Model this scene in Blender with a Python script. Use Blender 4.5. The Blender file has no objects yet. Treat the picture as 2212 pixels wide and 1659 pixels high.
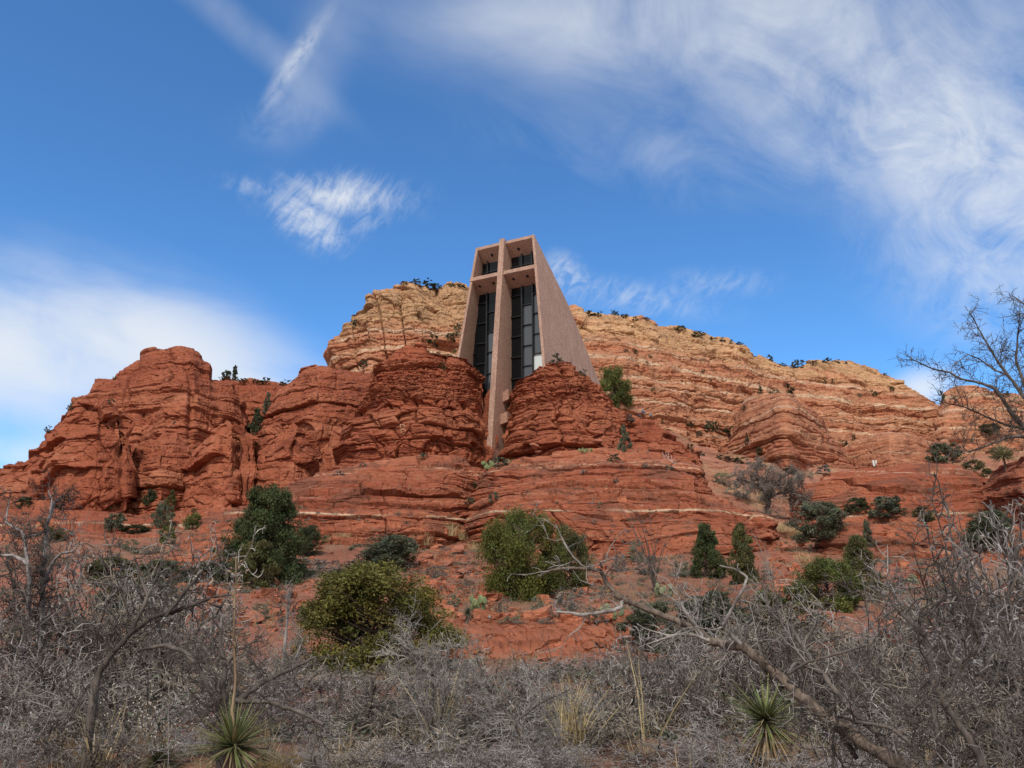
import bpy, math, random
import numpy as np
from mathutils import Vector, Matrix
from math import radians, sin, cos, pi, sqrt, atan2

SC = bpy.context.scene
COL = SC.collection

# ------------------------------------------------------------------ camera
PITCH = radians(15)
CAM = np.array([0.0, 0.0, 1.6])
F = 1671.0
cam = bpy.data.cameras.new("camera"); camo = bpy.data.objects.new("camera", cam); COL.objects.link(camo)
camo.location = CAM; camo.rotation_euler = (radians(90) + PITCH, 0, 0)
cam.sensor_width = 36; cam.lens = F / 2212 * 36; cam.clip_end = 20000; cam.clip_start = 0.05
SC.camera = camo

# ------------------------------------------------------------------ light
SUN_DIR = Vector((-0.14, -0.60, 0.78)).normalized()
sun = bpy.data.lights.new("sun", 'SUN'); suno = bpy.data.objects.new("sun", sun); COL.objects.link(suno)
suno.rotation_euler = SUN_DIR.to_track_quat('Z', 'Y').to_euler()
sun.energy = 2.9; sun.angle = radians(5); sun.color = (1.0, 0.95, 0.88)
SC.view_settings.view_transform = 'Standard'; SC.view_settings.look = 'None'
SC.view_settings.exposure = 0.12; SC.view_settings.gamma = 1
SC.cycles.max_bounces = 6; SC.cycles.transparent_max_bounces = 8


def ray(x, y):
    u = (x - 1106) / F; v = (829.5 - y) / F
    return np.array([u, cos(PITCH) - v * sin(PITCH), sin(PITCH) + v * cos(PITCH)])


def P(x, y, D):
    d = ray(x, y)
    return CAM + d * (D / d[1])


# ------------------------------------------------------------------ node helper
class NT:
    def __init__(s, tree):
        s.t = tree; s.n = tree.nodes; s.l = tree.links

    def add(s, typ, **kw):
        n = s.n.new(typ)
        for k, v in kw.items():
            setattr(n, k, v)
        return n

    def put(s, sock, v):
        if isinstance(v, bpy.types.NodeSocket):
            s.l.new(v, sock)
        else:
            sock.default_value = v

    def m(s, op, a, b=0.0, c=0.0, clamp=False):
        n = s.add('ShaderNodeMath', operation=op); n.use_clamp = clamp
        for i, v in enumerate((a, b, c)):
            s.put(n.inputs[i], v)
        return n.outputs[0]

    def vm(s, op, a, b=(0, 0, 0)):
        n = s.add('ShaderNodeVectorMath', operation=op)
        s.put(n.inputs[0], a)
        if op == 'SCALE':
            s.put(n.inputs[3], b)
        else:
            s.put(n.inputs[1], b)
        return n.outputs['Value'] if op in ('DOT_PRODUCT', 'LENGTH') else n.outputs[0]

    def noise(s, vec, scale, detail=4.0, rough=0.55, dist=0.0):
        n = s.add('ShaderNodeTexNoise')
        if vec is not None:
            s.put(n.inputs['Vector'], vec)
        n.inputs['Scale'].default_value = scale; n.inputs['Detail'].default_value = detail
        n.inputs['Roughness'].default_value = rough; n.inputs['Distortion'].default_value = dist
        return n.outputs[0]

    def ramp(s, v, a, b, lo=0.0, hi=1.0, smooth=True):
        n = s.add('ShaderNodeMapRange', interpolation_type='SMOOTHSTEP' if smooth else 'LINEAR')
        s.put(n.inputs[0], v)
        for i, q in enumerate((a, b, lo, hi)):
            s.put(n.inputs[i + 1], q)
        return n.outputs[0]

    def mix(s, f, a, b, mode='MIX'):
        n = s.add('ShaderNodeMix', data_type='RGBA', blend_type=mode)
        s.put(n.inputs[0], f); s.put(n.inputs[6], a); s.put(n.inputs[7], b)
        return n.outputs[2]


# ------------------------------------------------------------------ sky
def build_world():
    w = bpy.data.worlds.new("World"); SC.world = w; w.use_nodes = True
    t = NT(w.node_tree); t.n.clear()
    sky = t.add('ShaderNodeTexSky', sky_type='NISHITA')
    sky.sun_disc = False
    sky.sun_elevation = math.asin(SUN_DIR.z)
    sky.sun_rotation = atan2(SUN_DIR.x, SUN_DIR.y)
    sky.altitude = 1300; sky.air_density = 1.0; sky.dust_density = 0.3; sky.ozone_density = 3.0
    co = t.add('ShaderNodeTexCoord').outputs['Generated']
    blue = t.mix(1.0, sky.outputs[0], (SKY_TINT[0], SKY_TINT[1], SKY_TINT[2], 1), 'MULTIPLY')

    def blob(x, y, wx, wy, rot=0.0, lo=0.15, hi=1.0):
        """soft elliptical region of the sky around one direction"""
        d = Vector(ray(x, y)).normalized()
        right = Vector((0, 0, 1)).cross(d); right = -right.normalized(); up = right.cross(d).normalized()
        if up.z < 0: up = -up
        a = right * cos(rot) + up * sin(rot); b = up * cos(rot) - right * sin(rot)
        wx /= F; wy /= F
        ux = t.vm('DOT_PRODUCT', co, tuple(a / wx)); uy = t.vm('DOT_PRODUCT', co, tuple(b / wy))
        r = t.m('SQRT', t.m('ADD', t.m('MULTIPLY', ux, ux), t.m('MULTIPLY', uy, uy)))
        front = t.vm('DOT_PRODUCT', co, tuple(d))
        return t.m('MULTIPLY', t.ramp(r, lo, hi, 1, 0), t.ramp(front, 0.0, 0.3)), ux, uy

    def streaks(x, y, rot, sx, sy, scale, seed, detail=6, rough=0.6, dist=0.6):
        d = Vector(ray(x, y)).normalized()
        right = Vector((0, 0, 1)).cross(d); right = -right.normalized(); up = right.cross(d).normalized()
        if up.z < 0: up = -up
        a = right * cos(rot) + up * sin(rot); b = up * cos(rot) - right * sin(rot)
        c = t.add('ShaderNodeCombineXYZ')
        t.put(c.inputs[0], t.vm('DOT_PRODUCT', co, tuple(a * sx))); t.put(c.inputs[1], t.vm('DOT_PRODUCT', co, tuple(b * sy)))
        c.inputs[2].default_value = seed
        return t.noise(c.outputs[0], scale, detail, rough, dist)

    soft = t.noise(co, 3.2, 5, 0.55, 0.5)
    layers = []

    def cloud(mask, noise, amount, lo, hi):
        layers.append(t.m('MULTIPLY', t.m('MULTIPLY', mask, amount), t.ramp(noise, lo, hi)))

    fib = streaks(720, 450, radians(58), 1.0, 2.6, 20, 3.0, 9, 0.68, 1.6)
    puff = t.noise(co, 15, 8, 0.66, 1.0)
    # small torn cloud left of the building
    m1, _, _ = blob(735, 425, 255, 80, radians(5), 0.0, 1.0)
    m2, _, _ = blob(665, 475, 150, 78, radians(-30), 0.1, 1.0)
    m3, _, _ = blob(545, 408, 110, 32, radians(-8), 0.1, 1.0)
    m4, _, _ = blob(800, 470, 130, 55, radians(35), 0.1, 1.0)
    mm = t.m('MAXIMUM', t.m('MAXIMUM', m1, m2), t.m('MAXIMUM', t.m('MULTIPLY', m3, .45), t.m('MULTIPLY', m4, .6)))
    fm = t.m('ADD', t.m('MULTIPLY', fib, .55), t.m('MULTIPLY', puff, .45))
    cloud(mm, t.m('ADD', fm, t.m('MULTIPLY', mm, .24)), .80, .46, .86)
    # thin diagonal plume, upper left of centre
    m, _, _ = blob(640, 130, 165, 26, radians(62), 0.0, 1.0)
    cloud(m, fm, .6, .3, .65)
    m, _, _ = blob(680, 150, 230, 90, radians(70), 0.0, 1.0)
    cloud(m, soft, .28, .3, .7)
    m, _, _ = blob(620, 260, 160, 70, radians(20), 0.0, 1.0)
    cloud(m, puff, .18, .35, .75)
    m, _, _ = blob(520, 60, 340, 50, radians(-28), 0.0, 1.0)
    cloud(m, soft, .3, .3, .7)
    # broad veil over the upper right
    vst = streaks(1700, 200, radians(-38), 1.0, 1.7, 5.5, 9.0, 9, 0.60, 0.7)
    m, _, _ = blob(1650, 20, 1000, 260, radians(-14), 0.0, 1.0)
    cloud(m, t.m('ADD', t.m('MULTIPLY', vst, .6), t.m('MULTIPLY', soft, .4)), .78, .2, .8)
    m, _, _ = blob(1200, 60, 520, 130, radians(-6), 0.0, 1.0)
    cloud(m, soft, .42, .3, .7)
    m, _, _ = blob(1960, 260, 640, 270, radians(-44), 0.0, 1.0)
    cloud(m, t.m('ADD', t.m('MULTIPLY', vst, .6), t.m('ADD', t.m('MULTIPLY', soft, .35), t.m('MULTIPLY', puff, .4))), .9, .40, .95)
    m, _, _ = blob(2200, 420, 330, 200, radians(-50), 0.0, 1.0)
    cloud(m, t.m('ADD', t.m('MULTIPLY', vst, .6), t.m('ADD', t.m('MULTIPLY', soft, .35), t.m('MULTIPLY', puff, .3))), .85, .4, .9)
    m, _, _ = blob(2220, 640, 400, 180, radians(-30), 0.0, 1.0)
    cloud(m, puff, .45, .3, .75)
    m, _, _ = blob(1400, 330, 520, 150, radians(-12), 0.0, 1.0)
    cloud(m, vst, .26, .38, .72)
    # low white bank on the left
    bst = streaks(200, 700, radians(-6), 1.0, 3.0, 4.0, 5.0, 4, 0.5, 0.3)
    m, _, _ = blob(20, 760, 760, 260, radians(-8), 0.0, 1.0)
    cloud(m, t.m('ADD', t.m('ADD', t.m('MULTIPLY', bst, .7), t.m('MULTIPLY', puff, .3)), t.m('MULTIPLY', m, .40)), .86, .36, 1.0)
    m, _, _ = blob(400, 760, 520, 200, radians(-18), 0.0, 1.0)
    cloud(m, t.m('ADD', bst, t.m('MULTIPLY', m, .3)), .8, .38, .85)
    m, _, _ = blob(40, 985, 260, 60, radians(4), 0.0, 1.0)
    cloud(m, bst, .7, .25, .6)
    # wisps beside and right of the tower
    m, _, _ = blob(1225, 585, 75, 50, radians(-35), 0.0, 1.0)
    cloud(m, fm, .6, .36, .66)
    m, _, _ = blob(1350, 640, 290, 55, radians(-12), 0.0, 1.0)
    cloud(m, fm, .4, .36, .68)
    m, _, _ = blob(1560, 610, 180, 45, radians(-6), 0.0, 1.0)
    cloud(m, fm, .3, .36, .68)
    m, _, _ = blob(1990, 840, 90, 60, 0.2, 0.0, 1.0)
    cloud(m, soft, .8, .2, .55)
    # unseen half of the sky: denser cloud added to whiten fill light and reflections
    back = t.vm('DOT_PRODUCT', co, (0, -1, 0.25))
    layers.append(t.m('MULTIPLY', t.m('MULTIPLY', t.ramp(back, 0.0, 0.4), .97), t.ramp(soft, .0, .35)))
    a = layers[0]
    for l in layers[1:]:
        a = t.m('SUBTRACT', t.m('ADD', a, l), t.m('MULTIPLY', a, l))
    col = t.mix(a, blue, (CLOUD[0], CLOUD[1], CLOUD[2], 1))
    bg = t.add('ShaderNodeBackground'); bg.inputs['Strength'].default_value = SKY_STR
    t.l.new(col, bg.inputs[0])
    out = t.add('ShaderNodeOutputWorld'); t.l.new(bg.outputs[0], out.inputs[0])


SKY_STR = 0.138
SKY_TINT = (0.62, 1.06, 1.36)
CLOUD = (5.7, 5.9, 6.1)
build_world()


# ------------------------------------------------------------------ tags
def tag(o, label=None, cat=None, group=None, kind=None):
    if label: o['label'] = label
    if cat: o['category'] = cat
    if group: o['group'] = group
    if kind: o['kind'] = kind
    return o


def empty(name, loc, label, cat, group=None, rz=0):
    o = bpy.data.objects.new(name, None); COL.objects.link(o)
    o.empty_display_size = .2
    o.location = loc; o.rotation_euler = (0, 0, rz)
    return tag(o, label, cat, group)


def link(name, me, parent=None):
    o = bpy.data.objects.new(name, me); COL.objects.link(o)
    if parent is not None: o.parent = parent
    return o


def npmesh(name, V, Fq, mat, cols=None, smooth=True):
    """V (n,3), Fq (m,k) index array or list of such arrays"""
    me = bpy.data.meshes.new(name)
    if not isinstance(Fq, (list, tuple)): Fq = [Fq]
    Fq = [np.asarray(f, dtype=np.int32) for f in Fq if len(f)]
    V = np.asarray(V, dtype=np.float32)
    me.vertices.add(len(V)); me.vertices.foreach_set('co', V.ravel())
    loops = np.concatenate([f.ravel() for f in Fq]); tot = np.concatenate([np.full(len(f), f.shape[1], np.int32) for f in Fq])
    start = np.concatenate([[0], np.cumsum(tot)[:-1]]).astype(np.int32)
    me.loops.add(len(loops)); me.loops.foreach_set('vertex_index', loops)
    me.polygons.add(len(tot)); me.polygons.foreach_set('loop_start', start)
    me.polygons.foreach_set('use_smooth', np.full(len(tot), smooth))
    if cols is not None:
        at = me.attributes.new('Col', 'FLOAT_COLOR', 'POINT')
        c = np.ones((len(V), 4), np.float32); c[:, :3] = cols
        at.data.foreach_set('color', c.ravel())
    me.update(calc_edges=True); me.validate()
    me.materials.append(mat)
    return me


def npmesh2(name, parts, smooth=False):
    """one mesh out of several (V, F, material) pieces"""
    V = np.vstack([p[0] for p in parts]); n = 0; Fs = []
    for p in parts:
        Fs.append(p[1] + n); n += len(p[0])
    me = npmesh(name, V, np.vstack(Fs), parts[0][2], None, smooth)
    for p in parts[1:]: me.materials.append(p[2])
    mi = np.concatenate([np.full(len(p[1]), k, np.int32) for k, p in enumerate(parts)])
    me.polygons.foreach_set('material_index', mi)
    return me


# ------------------------------------------------------------------ numpy noise
def _h(ix, iy, iz, s):
    n = (ix.astype(np.int64) * 374761393 + iy.astype(np.int64) * 668265263 + iz.astype(np.int64) * 1440662683 + s * 974634721) & 0xFFFFFFFF
    n = ((n ^ (n >> 13)) * 1274126177) & 0xFFFFFFFF
    n = ((n ^ (n >> 16)) * 2246822519) & 0xFFFFFFFF
    n = n ^ (n >> 15)
    return n / 4294967296.0


def vn(x, y, z, s=0):
    x = np.asarray(x, float); y = np.asarray(y, float) + 0 * x; z = np.asarray(z, float) + 0 * x
    ix = np.floor(x); iy = np.floor(y); iz = np.floor(z)
    fx = x - ix; fy = y - iy; fz = z - iz
    fx = fx * fx * (3 - 2 * fx); fy = fy * fy * (3 - 2 * fy); fz = fz * fz * (3 - 2 * fz)
    r = 0
    for dx in (0, 1):
        wx = fx if dx else 1 - fx
        for dy in (0, 1):
            wy = fy if dy else 1 - fy
            for dz in (0, 1):
                wz = fz if dz else 1 - fz
                r = r + wx * wy * wz * _h(ix + dx, iy + dy, iz + dz, s)
    return r * 2 - 1


def fbm(x, y, z, o=4, s=0, g=0.5):
    r = 0; a = 1; t = 0
    for k in range(o):
        r = r + a * vn(x, y, z, s + k * 17); t += a; a *= g
        x = x * 2.03 + 5.1; y = y * 2.03 + 1.7; z = z * 2.03 + 3.3
    return r / t


def sstep(a, b, x):
    t = np.clip((x - a) / (b - a), 0, 1)
    return t * t * (3 - 2 * t)


def worley(x, y, z, s=0):
    """distance to nearest and second nearest jittered point, id of nearest"""
    x = np.asarray(x, float); ix = np.floor(x); iy = np.floor(y); iz = np.floor(z)
    d1 = np.full(x.shape, 9.0); d2 = np.full(x.shape, 9.0); idn = np.zeros(x.shape)
    for a in (-1, 0, 1):
        for b in (-1, 0, 1):
            for c in (-1, 0, 1):
                cx = ix + a; cy = iy + b; cz = iz + c
                px = cx + _h(cx, cy, cz, s); py = cy + _h(cx, cy, cz, s + 1); pz = cz + _h(cx, cy, cz, s + 2)
                d = np.sqrt((px - x) ** 2 + (py - y) ** 2 + (pz - z) ** 2)
                new = d < d1
                d2 = np.where(new, d1, np.minimum(d2, d)); idn = np.where(new, _h(cx, cy, cz, s + 3), idn); d1 = np.where(new, d, d1)
    return d1, d2, idn


# ------------------------------------------------------------------ strata
def blocks(s, z, seed, tmin, tmax, wmin, wmax, amp, crack, cw=0.07, layamp=0.2, var=1.0):
    """bedded, jointed rock: outward offset for arc position s and height z"""
    rng = np.random.default_rng(seed)
    b = [-30.0]
    while b[-1] < 130: b.append(b[-1] + rng.uniform(tmin, tmax))
    b = np.array(b); n = len(b)
    k = np.clip(np.searchsorted(b, z) - 1, 0, n - 2)
    th = b[k + 1] - b[k]; dz = np.minimum(z - b[k], b[k + 1] - z)
    w = rng.uniform(wmin, wmax, n)[k]; ph = rng.uniform(0, 50, n)[k]; lay = rng.uniform(-1, 1, n)[k]
    c = s / w + ph; ci = np.floor(c)
    best = np.full(s.shape, 9.0); sec = np.full(s.shape, 9.0); idn = np.zeros(s.shape); off = np.zeros(s.shape)
    for a in (-1, 0, 1):
        q = ci + a; px = q + .5 + .8 * (_h(q, k, k * 0, seed) - .5)
        d = np.abs(px - c); new = d < best
        sec = np.where(new, best, np.minimum(sec, d)); idn = np.where(new, _h(q, k, k * 0, seed + 5), idn)
        off = np.where(new, c - px, off); best = np.where(new, d, best)
    e = (sec - best) * .5 * w
    tilt = (_h(np.floor(idn * 9999), k, k * 0, seed + 9) - .5) * off * w * .35
    gate = sstep(.25, .6, vn(s / (3 * wmax), z / (2 * tmax), 0, seed + 3) * .5 + .5) * .8 + .2
    o = amp * (idn - .5) * gate + tilt * gate * min(1, amp * 2) + layamp * lay
    gl = sstep(.42, .75, vn(s / (1.1 * wmax) + .37 * k, k * 7.3, 0, seed + 6) * .5 + .5) * 1.3
    o = o - crack * gate * np.exp(-(e / cw) ** 2) - crack * (0.10 + gl) * np.exp(-(dz / (cw * 1.1)) ** 2)
    edge = np.minimum(dz, e) / (0.35 * tmin + .02)
    o = o - amp * .25 * (1 - np.clip(edge, 0, 1)) ** 2
    return o * var, lay, idn


def facets(s, z, d, sx, sz, seed, amp, tilt, crack, cw=.06):
    """angular fracture faces: each cell has its own offset and lean"""
    x = s / sx; y = z / sz; w = d / sx * .5
    ix = np.floor(x); iy = np.floor(y); iw = np.floor(w)
    d1 = np.full(x.shape, 9.0); d2 = d1.copy(); ex = d1 * 0; ey = d1 * 0; a = d1 * 0; gx = d1 * 0; gy = d1 * 0
    for i in (-1, 0, 1):
        for j in (-1, 0, 1):
            cx = ix + i; cy = iy + j
            px = cx + .1 + .8 * _h(cx, cy, iw * 0, seed); py = cy + .15 + .7 * _h(cx, cy, iw * 0, seed + 1)
            dd = np.abs(px - x) ** 1.4 + np.abs(py - y) ** 1.4
            new = dd < d1
            d2 = np.where(new, d1, np.minimum(d2, dd)); d1 = np.where(new, dd, d1)
            ex = np.where(new, x - px, ex); ey = np.where(new, y - py, ey)
            a = np.where(new, _h(cx, cy, iw * 0, seed + 3), a); gx = np.where(new, _h(cx, cy, iw * 0, seed + 4), gx); gy = np.where(new, _h(cx, cy, iw * 0, seed + 5), gy)
    o = amp * (a - .5) + tilt * ((gx - .5) * ex * sx + (gy - .6) * ey * sz)
    return o - crack * np.exp(-((d2 - d1) / (cw / sz * 2 + .02)) ** 2)


# ------------------------------------------------------------------ materials
def principled(name):
    m = bpy.data.materials.new(name); m.use_nodes = True
    t = NT(m.node_tree); t.n.clear()
    b = t.add('ShaderNodeBsdfPrincipled'); o = t.add('ShaderNodeOutputMaterial')
    t.l.new(b.outputs[0], o.inputs[0])
    return m, t, b


def attr(t):
    n = t.add('ShaderNodeAttribute'); n.attribute_name = 'Col'
    return n.outputs['Color']


def rock_mat(name, bump_scale=1.0):
    m, t, b = principled(name)
    co = t.add('ShaderNodeNewGeometry').outputs['Position']
    fine = t.noise(co, 3.0 / bump_scale, 7, .65)
    grain = t.noise(co, 14.0 / bump_scale, 5, .7)
    sq = t.add('ShaderNodeMapping'); t.l.new(co, sq.inputs[0]); sq.inputs['Scale'].default_value = (.5, .5, 3.2)
    bed = t.noise(sq.outputs[0], 1.6 / bump_scale, 6, .6)
    f = t.m('ADD', t.m('MULTIPLY', fine, .6), t.m('ADD', t.m('MULTIPLY', grain, .35), t.m('MULTIPLY', bed, .5)))
    k = t.ramp(f, .45, 1.0, .52, 1.50, False)
    c = t.mix(1.0, attr(t), t.vm('SCALE', (1, 1, 1), k), 'MULTIPLY')
    dust = t.m('MULTIPLY', t.ramp(t.noise(co, 1.1 / bump_scale, 8, .7), .54, .72), .38)
    c = t.mix(dust, c, (.46, .235, .150, 1))
    stain = t.m('MULTIPLY', t.ramp(t.noise(sq.outputs[0], .5 / bump_scale, 8, .68), .55, .74), .55)
    c = t.mix(stain, c, (.105, .040, .028, 1))
    t.l.new(c, b.inputs['Base Color']); b.inputs['Roughness'].default_value = .92
    b.inputs['Specular IOR Level'].default_value = .15
    bp = t.add('ShaderNodeBump'); bp.inputs['Strength'].default_value = 1.0; bp.inputs['Distance'].default_value = .17 * bump_scale
    h = t.m('ADD', fine, t.m('ADD', t.m('MULTIPLY', bed, .8), t.m('MULTIPLY', grain, .3)))
    t.l.new(h, bp.inputs['Height']); t.l.new(bp.outputs[0], b.inputs['Normal'])
    return m


M_ROCK = rock_mat('red_sandstone'); M_CLIFF = rock_mat('banded_sandstone', 2.2)


# ------------------------------------------------------------------ rock formations
def lerp_tab(tab, x):
    a = np.array(sorted(tab), float)
    return np.interp(x, a[:, 0], a[:, 1])


RED = np.array((.300, .088, .044)); DEEP = np.array((.180, .046, .025)); ORANGE = np.array((.410, .168, .092))
TAN = np.array((.475, .280, .150)); PALE = np.array((.56, .40, .27)); WHITE = np.array((.52, .38, .25)); BROWN = np.array((.15, .060, .038))
LICHEN = np.array((.42, .26, .19))


def strata_colour(X, Y, Z, lay, kind, seed):
    n1 = fbm(X / 9, Y / 9, Z / 5, 4, seed); n2 = fbm(X / 2.3, Y / 2.3, Z / 1.1, 4, seed + 40)
    c = RED + (ORANGE - RED) * np.clip(.18 + .35 * n1 + .22 * lay + .25 * n2, 0, 1)[..., None]
    c = c + (DEEP - c) * np.clip(.2 - .6 * n1 + .3 * n2, 0, .75)[..., None]
    zz = Z + .5 * fbm(X / 7, Y / 7, Z * 0, 3, 77) + .10 * fbm(X / .8, Y / .8, Z, 2, 78)

    def band(z0, th, col, amt, br=.35):
        nonlocal c
        g = sstep(br * -1, br, vn(X / 3.1, Y / 3.1, z0 * 3.3, 91) + .35)
        a = amt * g * sstep(th, th * .45, np.abs(zz - z0))
        c = c + (col - c) * a[..., None]
    if kind in ('dome', 'ledge'):
        band(7.55, .11, WHITE, .9, .25); band(12.15, .09, PALE, .55, .2); band(12.6, .07, PALE, .45, .2); band(10.1, .05, PALE, .2)
        band(14.3, .06, PALE, .2); band(9.0, .05, PALE, .2); band(4.0, .08, PALE, .2); band(5.6, .05, PALE, .2)
        v = sstep(.02, .32, fbm(X / 3.2, Y / 3.2, Z / 1.6, 5, seed + 8, .6) + .12 * n2)          # desert varnish patches
        c = c + (BROWN - c) * (.72 * v)[..., None]
        li = sstep(.42, .6, fbm(X / 1.1, Y / 1.1, Z / .6, 5, seed + 18, .65))
        c = c + (LICHEN - c) * (.45 * li)[..., None]
    if kind == 'butte':
        v = sstep(.2, .55, fbm(X / 2.5, Y / 2.5, Z / 4.5, 5, seed + 8))
        c = c + (DEEP * .72 - c) * (.6 * v)[..., None]
        li = sstep(.45, .65, fbm(X / 1.5, Y / 1.5, Z / 1.0, 5, seed + 18, .65))
        c = c + (ORANGE * 1.05 - c) * (.45 * li)[..., None]
    if kind in ('upper', 'left_upper'):
        zz = zz + (5.0 if kind == 'upper' else 2.0) + .9 * fbm(X / 14, Y / 14, Z / 9, 3, 79)
        o = np.clip(sstep(14, 28, Z) * .95 + .25 * n1, 0, 1)
        c = c + (np.array((.405, .178, .098)) - c) * (o * .85)[..., None]
        a = np.clip(sstep(27, 42, Z) * .8 + .3 * n1 + .2 * lay, 0, 1)
        c = c + (np.array((.455, .222, .122)) - c) * (a * .8)[..., None]
        for z0, th, am in ((24.5, .35, .5), (29.3, .25, .6), (33.5, .4, .7), (36.6, .25, .4), (39.3, .55, .8), (42.6, .35, .6), (45.2, .6, .85), (49.3, .8, .95), (51.6, .3, .5), (54.2, .8, .9)):
            band(z0, th * .75, PALE, am * .85, .5)
        for z0, th in ((47.3, .9), (52.0, .9), (41.0, .6), (35.2, .5), (31.0, .6), (27.0, .5)):
            band(z0, th, RED * 1.2, .5)
        tz = sstep(53.8, 57.8, zz + 1.0 * n2)
        tc = TAN * (1 + .22 * n1 + .14 * lay + .12 * n2)[..., None]
        tc = tc + (ORANGE * 1.1 - tc) * (sstep(.1, .5, fbm(X / 6, Y / 6, Z / 4, 4, seed + 31)) * .7)[..., None]
        c = c + (tc - c) * tz[..., None]
        v = sstep(.25, .6, fbm(X / 3, Y / 3, Z / 9, 5, seed + 8))
        c = c + (c * np.array((.55, .5, .5)) - c) * (.6 * v)[..., None]
    if kind == 'soil':
        c = np.array((.315, .138, .086)) * (1 + .25 * n1 + .25 * n2)[..., None]
        g = sstep(.0, .4, fbm(X / 4, Y / 4, Z / 3, 5, seed + 61))
        c = c + (np.array((.33, .235, .125)) - c) * (.45 * g)[..., None]
    return np.clip(c, .005, .9)


STYLE = {
    # c: coarse beds (tmin,tmax,wmin,wmax,amp,crack,cw,layamp)  f: fine beds  n: noise (big, mid, small)  a: fracture facets (sx,sz,amp,tilt,crack) list
    'block': dict(c=(.9, 2.6, 1.6, 5.0, .35, .40, .12, .32), f=(.3, .9, .6, 2.2, .08, .05, .05, .05), n=(.8, .25, .07), a=[(2.0, 1.15, .55, .75, .16), (.8, .5, .14, .5, .03)]),
    'rubble': dict(c=(1.3, 3.2, 2.0, 6.0, .25, .16, .12, .25), f=(.14, .45, .3, 1.1, .15, .13, .05, .10), n=(.8, .3, .20), a=[(.62, .30, .30, .7, .08), (.30, .16, .12, .6, .03)]),
    'dome': dict(c=(.7, 2.4, 5.0, 18.0, .24, .40, .09, .34), f=(.16, .7, 1.4, 6.0, .12, .17, .045, .13), n=(.8, .30, .09), a=[(3.0, .9, .16, .25, .05), (.9, .28, .06, .3, .02)]),
    'swell': dict(c=(1.0, 3.2, 5.0, 16.0, .25, .28, .12, .38), f=(.3, .9, 1.2, 5.0, .10, .10, .05, .12), n=(1.0, .45, .16), a=[(1.6, .6, .16, .3, .06)]),
    'massive': dict(c=(2.2, 7.0, 4.0, 9.0, .40, .16, .12, .25), f=(.5, 1.8, .8, 3.0, .10, .05, .05, .08), n=(1.2, .5, .14), a=[(3.4, 3.8, 1.0, .42, .14), (1.1, 1.2, .20, .40, .05)]),
    'cliff': dict(c=(1.2, 4.5, 6.0, 22.0, .55, .50, .20, .75), f=(.4, 1.5, 1.8, 7.0, .22, .22, .10, .25), n=(2.2, .8, .28), a=[(3.2, 1.3, .35, .3, .10)]),
    'tan': dict(c=(2.0, 6.0, 4.0, 10.0, .9, .35, .16, .5), f=(.4, 1.4, 1.5, 6.0, .22, .25, .08, .22), n=(1.5, .6, .16), a=[(4.0, 5.0, 1.2, .3, .30), (1.6, 1.3, .14, .3, .08)]),
    'soil': dict(c=(2.0, 5.0, 3.0, 9.0, .15, .05, .2, .15), f=(.3, .7, .3, .9, .12, .08, .05, .05), n=(1.0, .4, .2), a=[(.7, .5, .2, .6, .0)]),
}
TERRAIN = []


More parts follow.
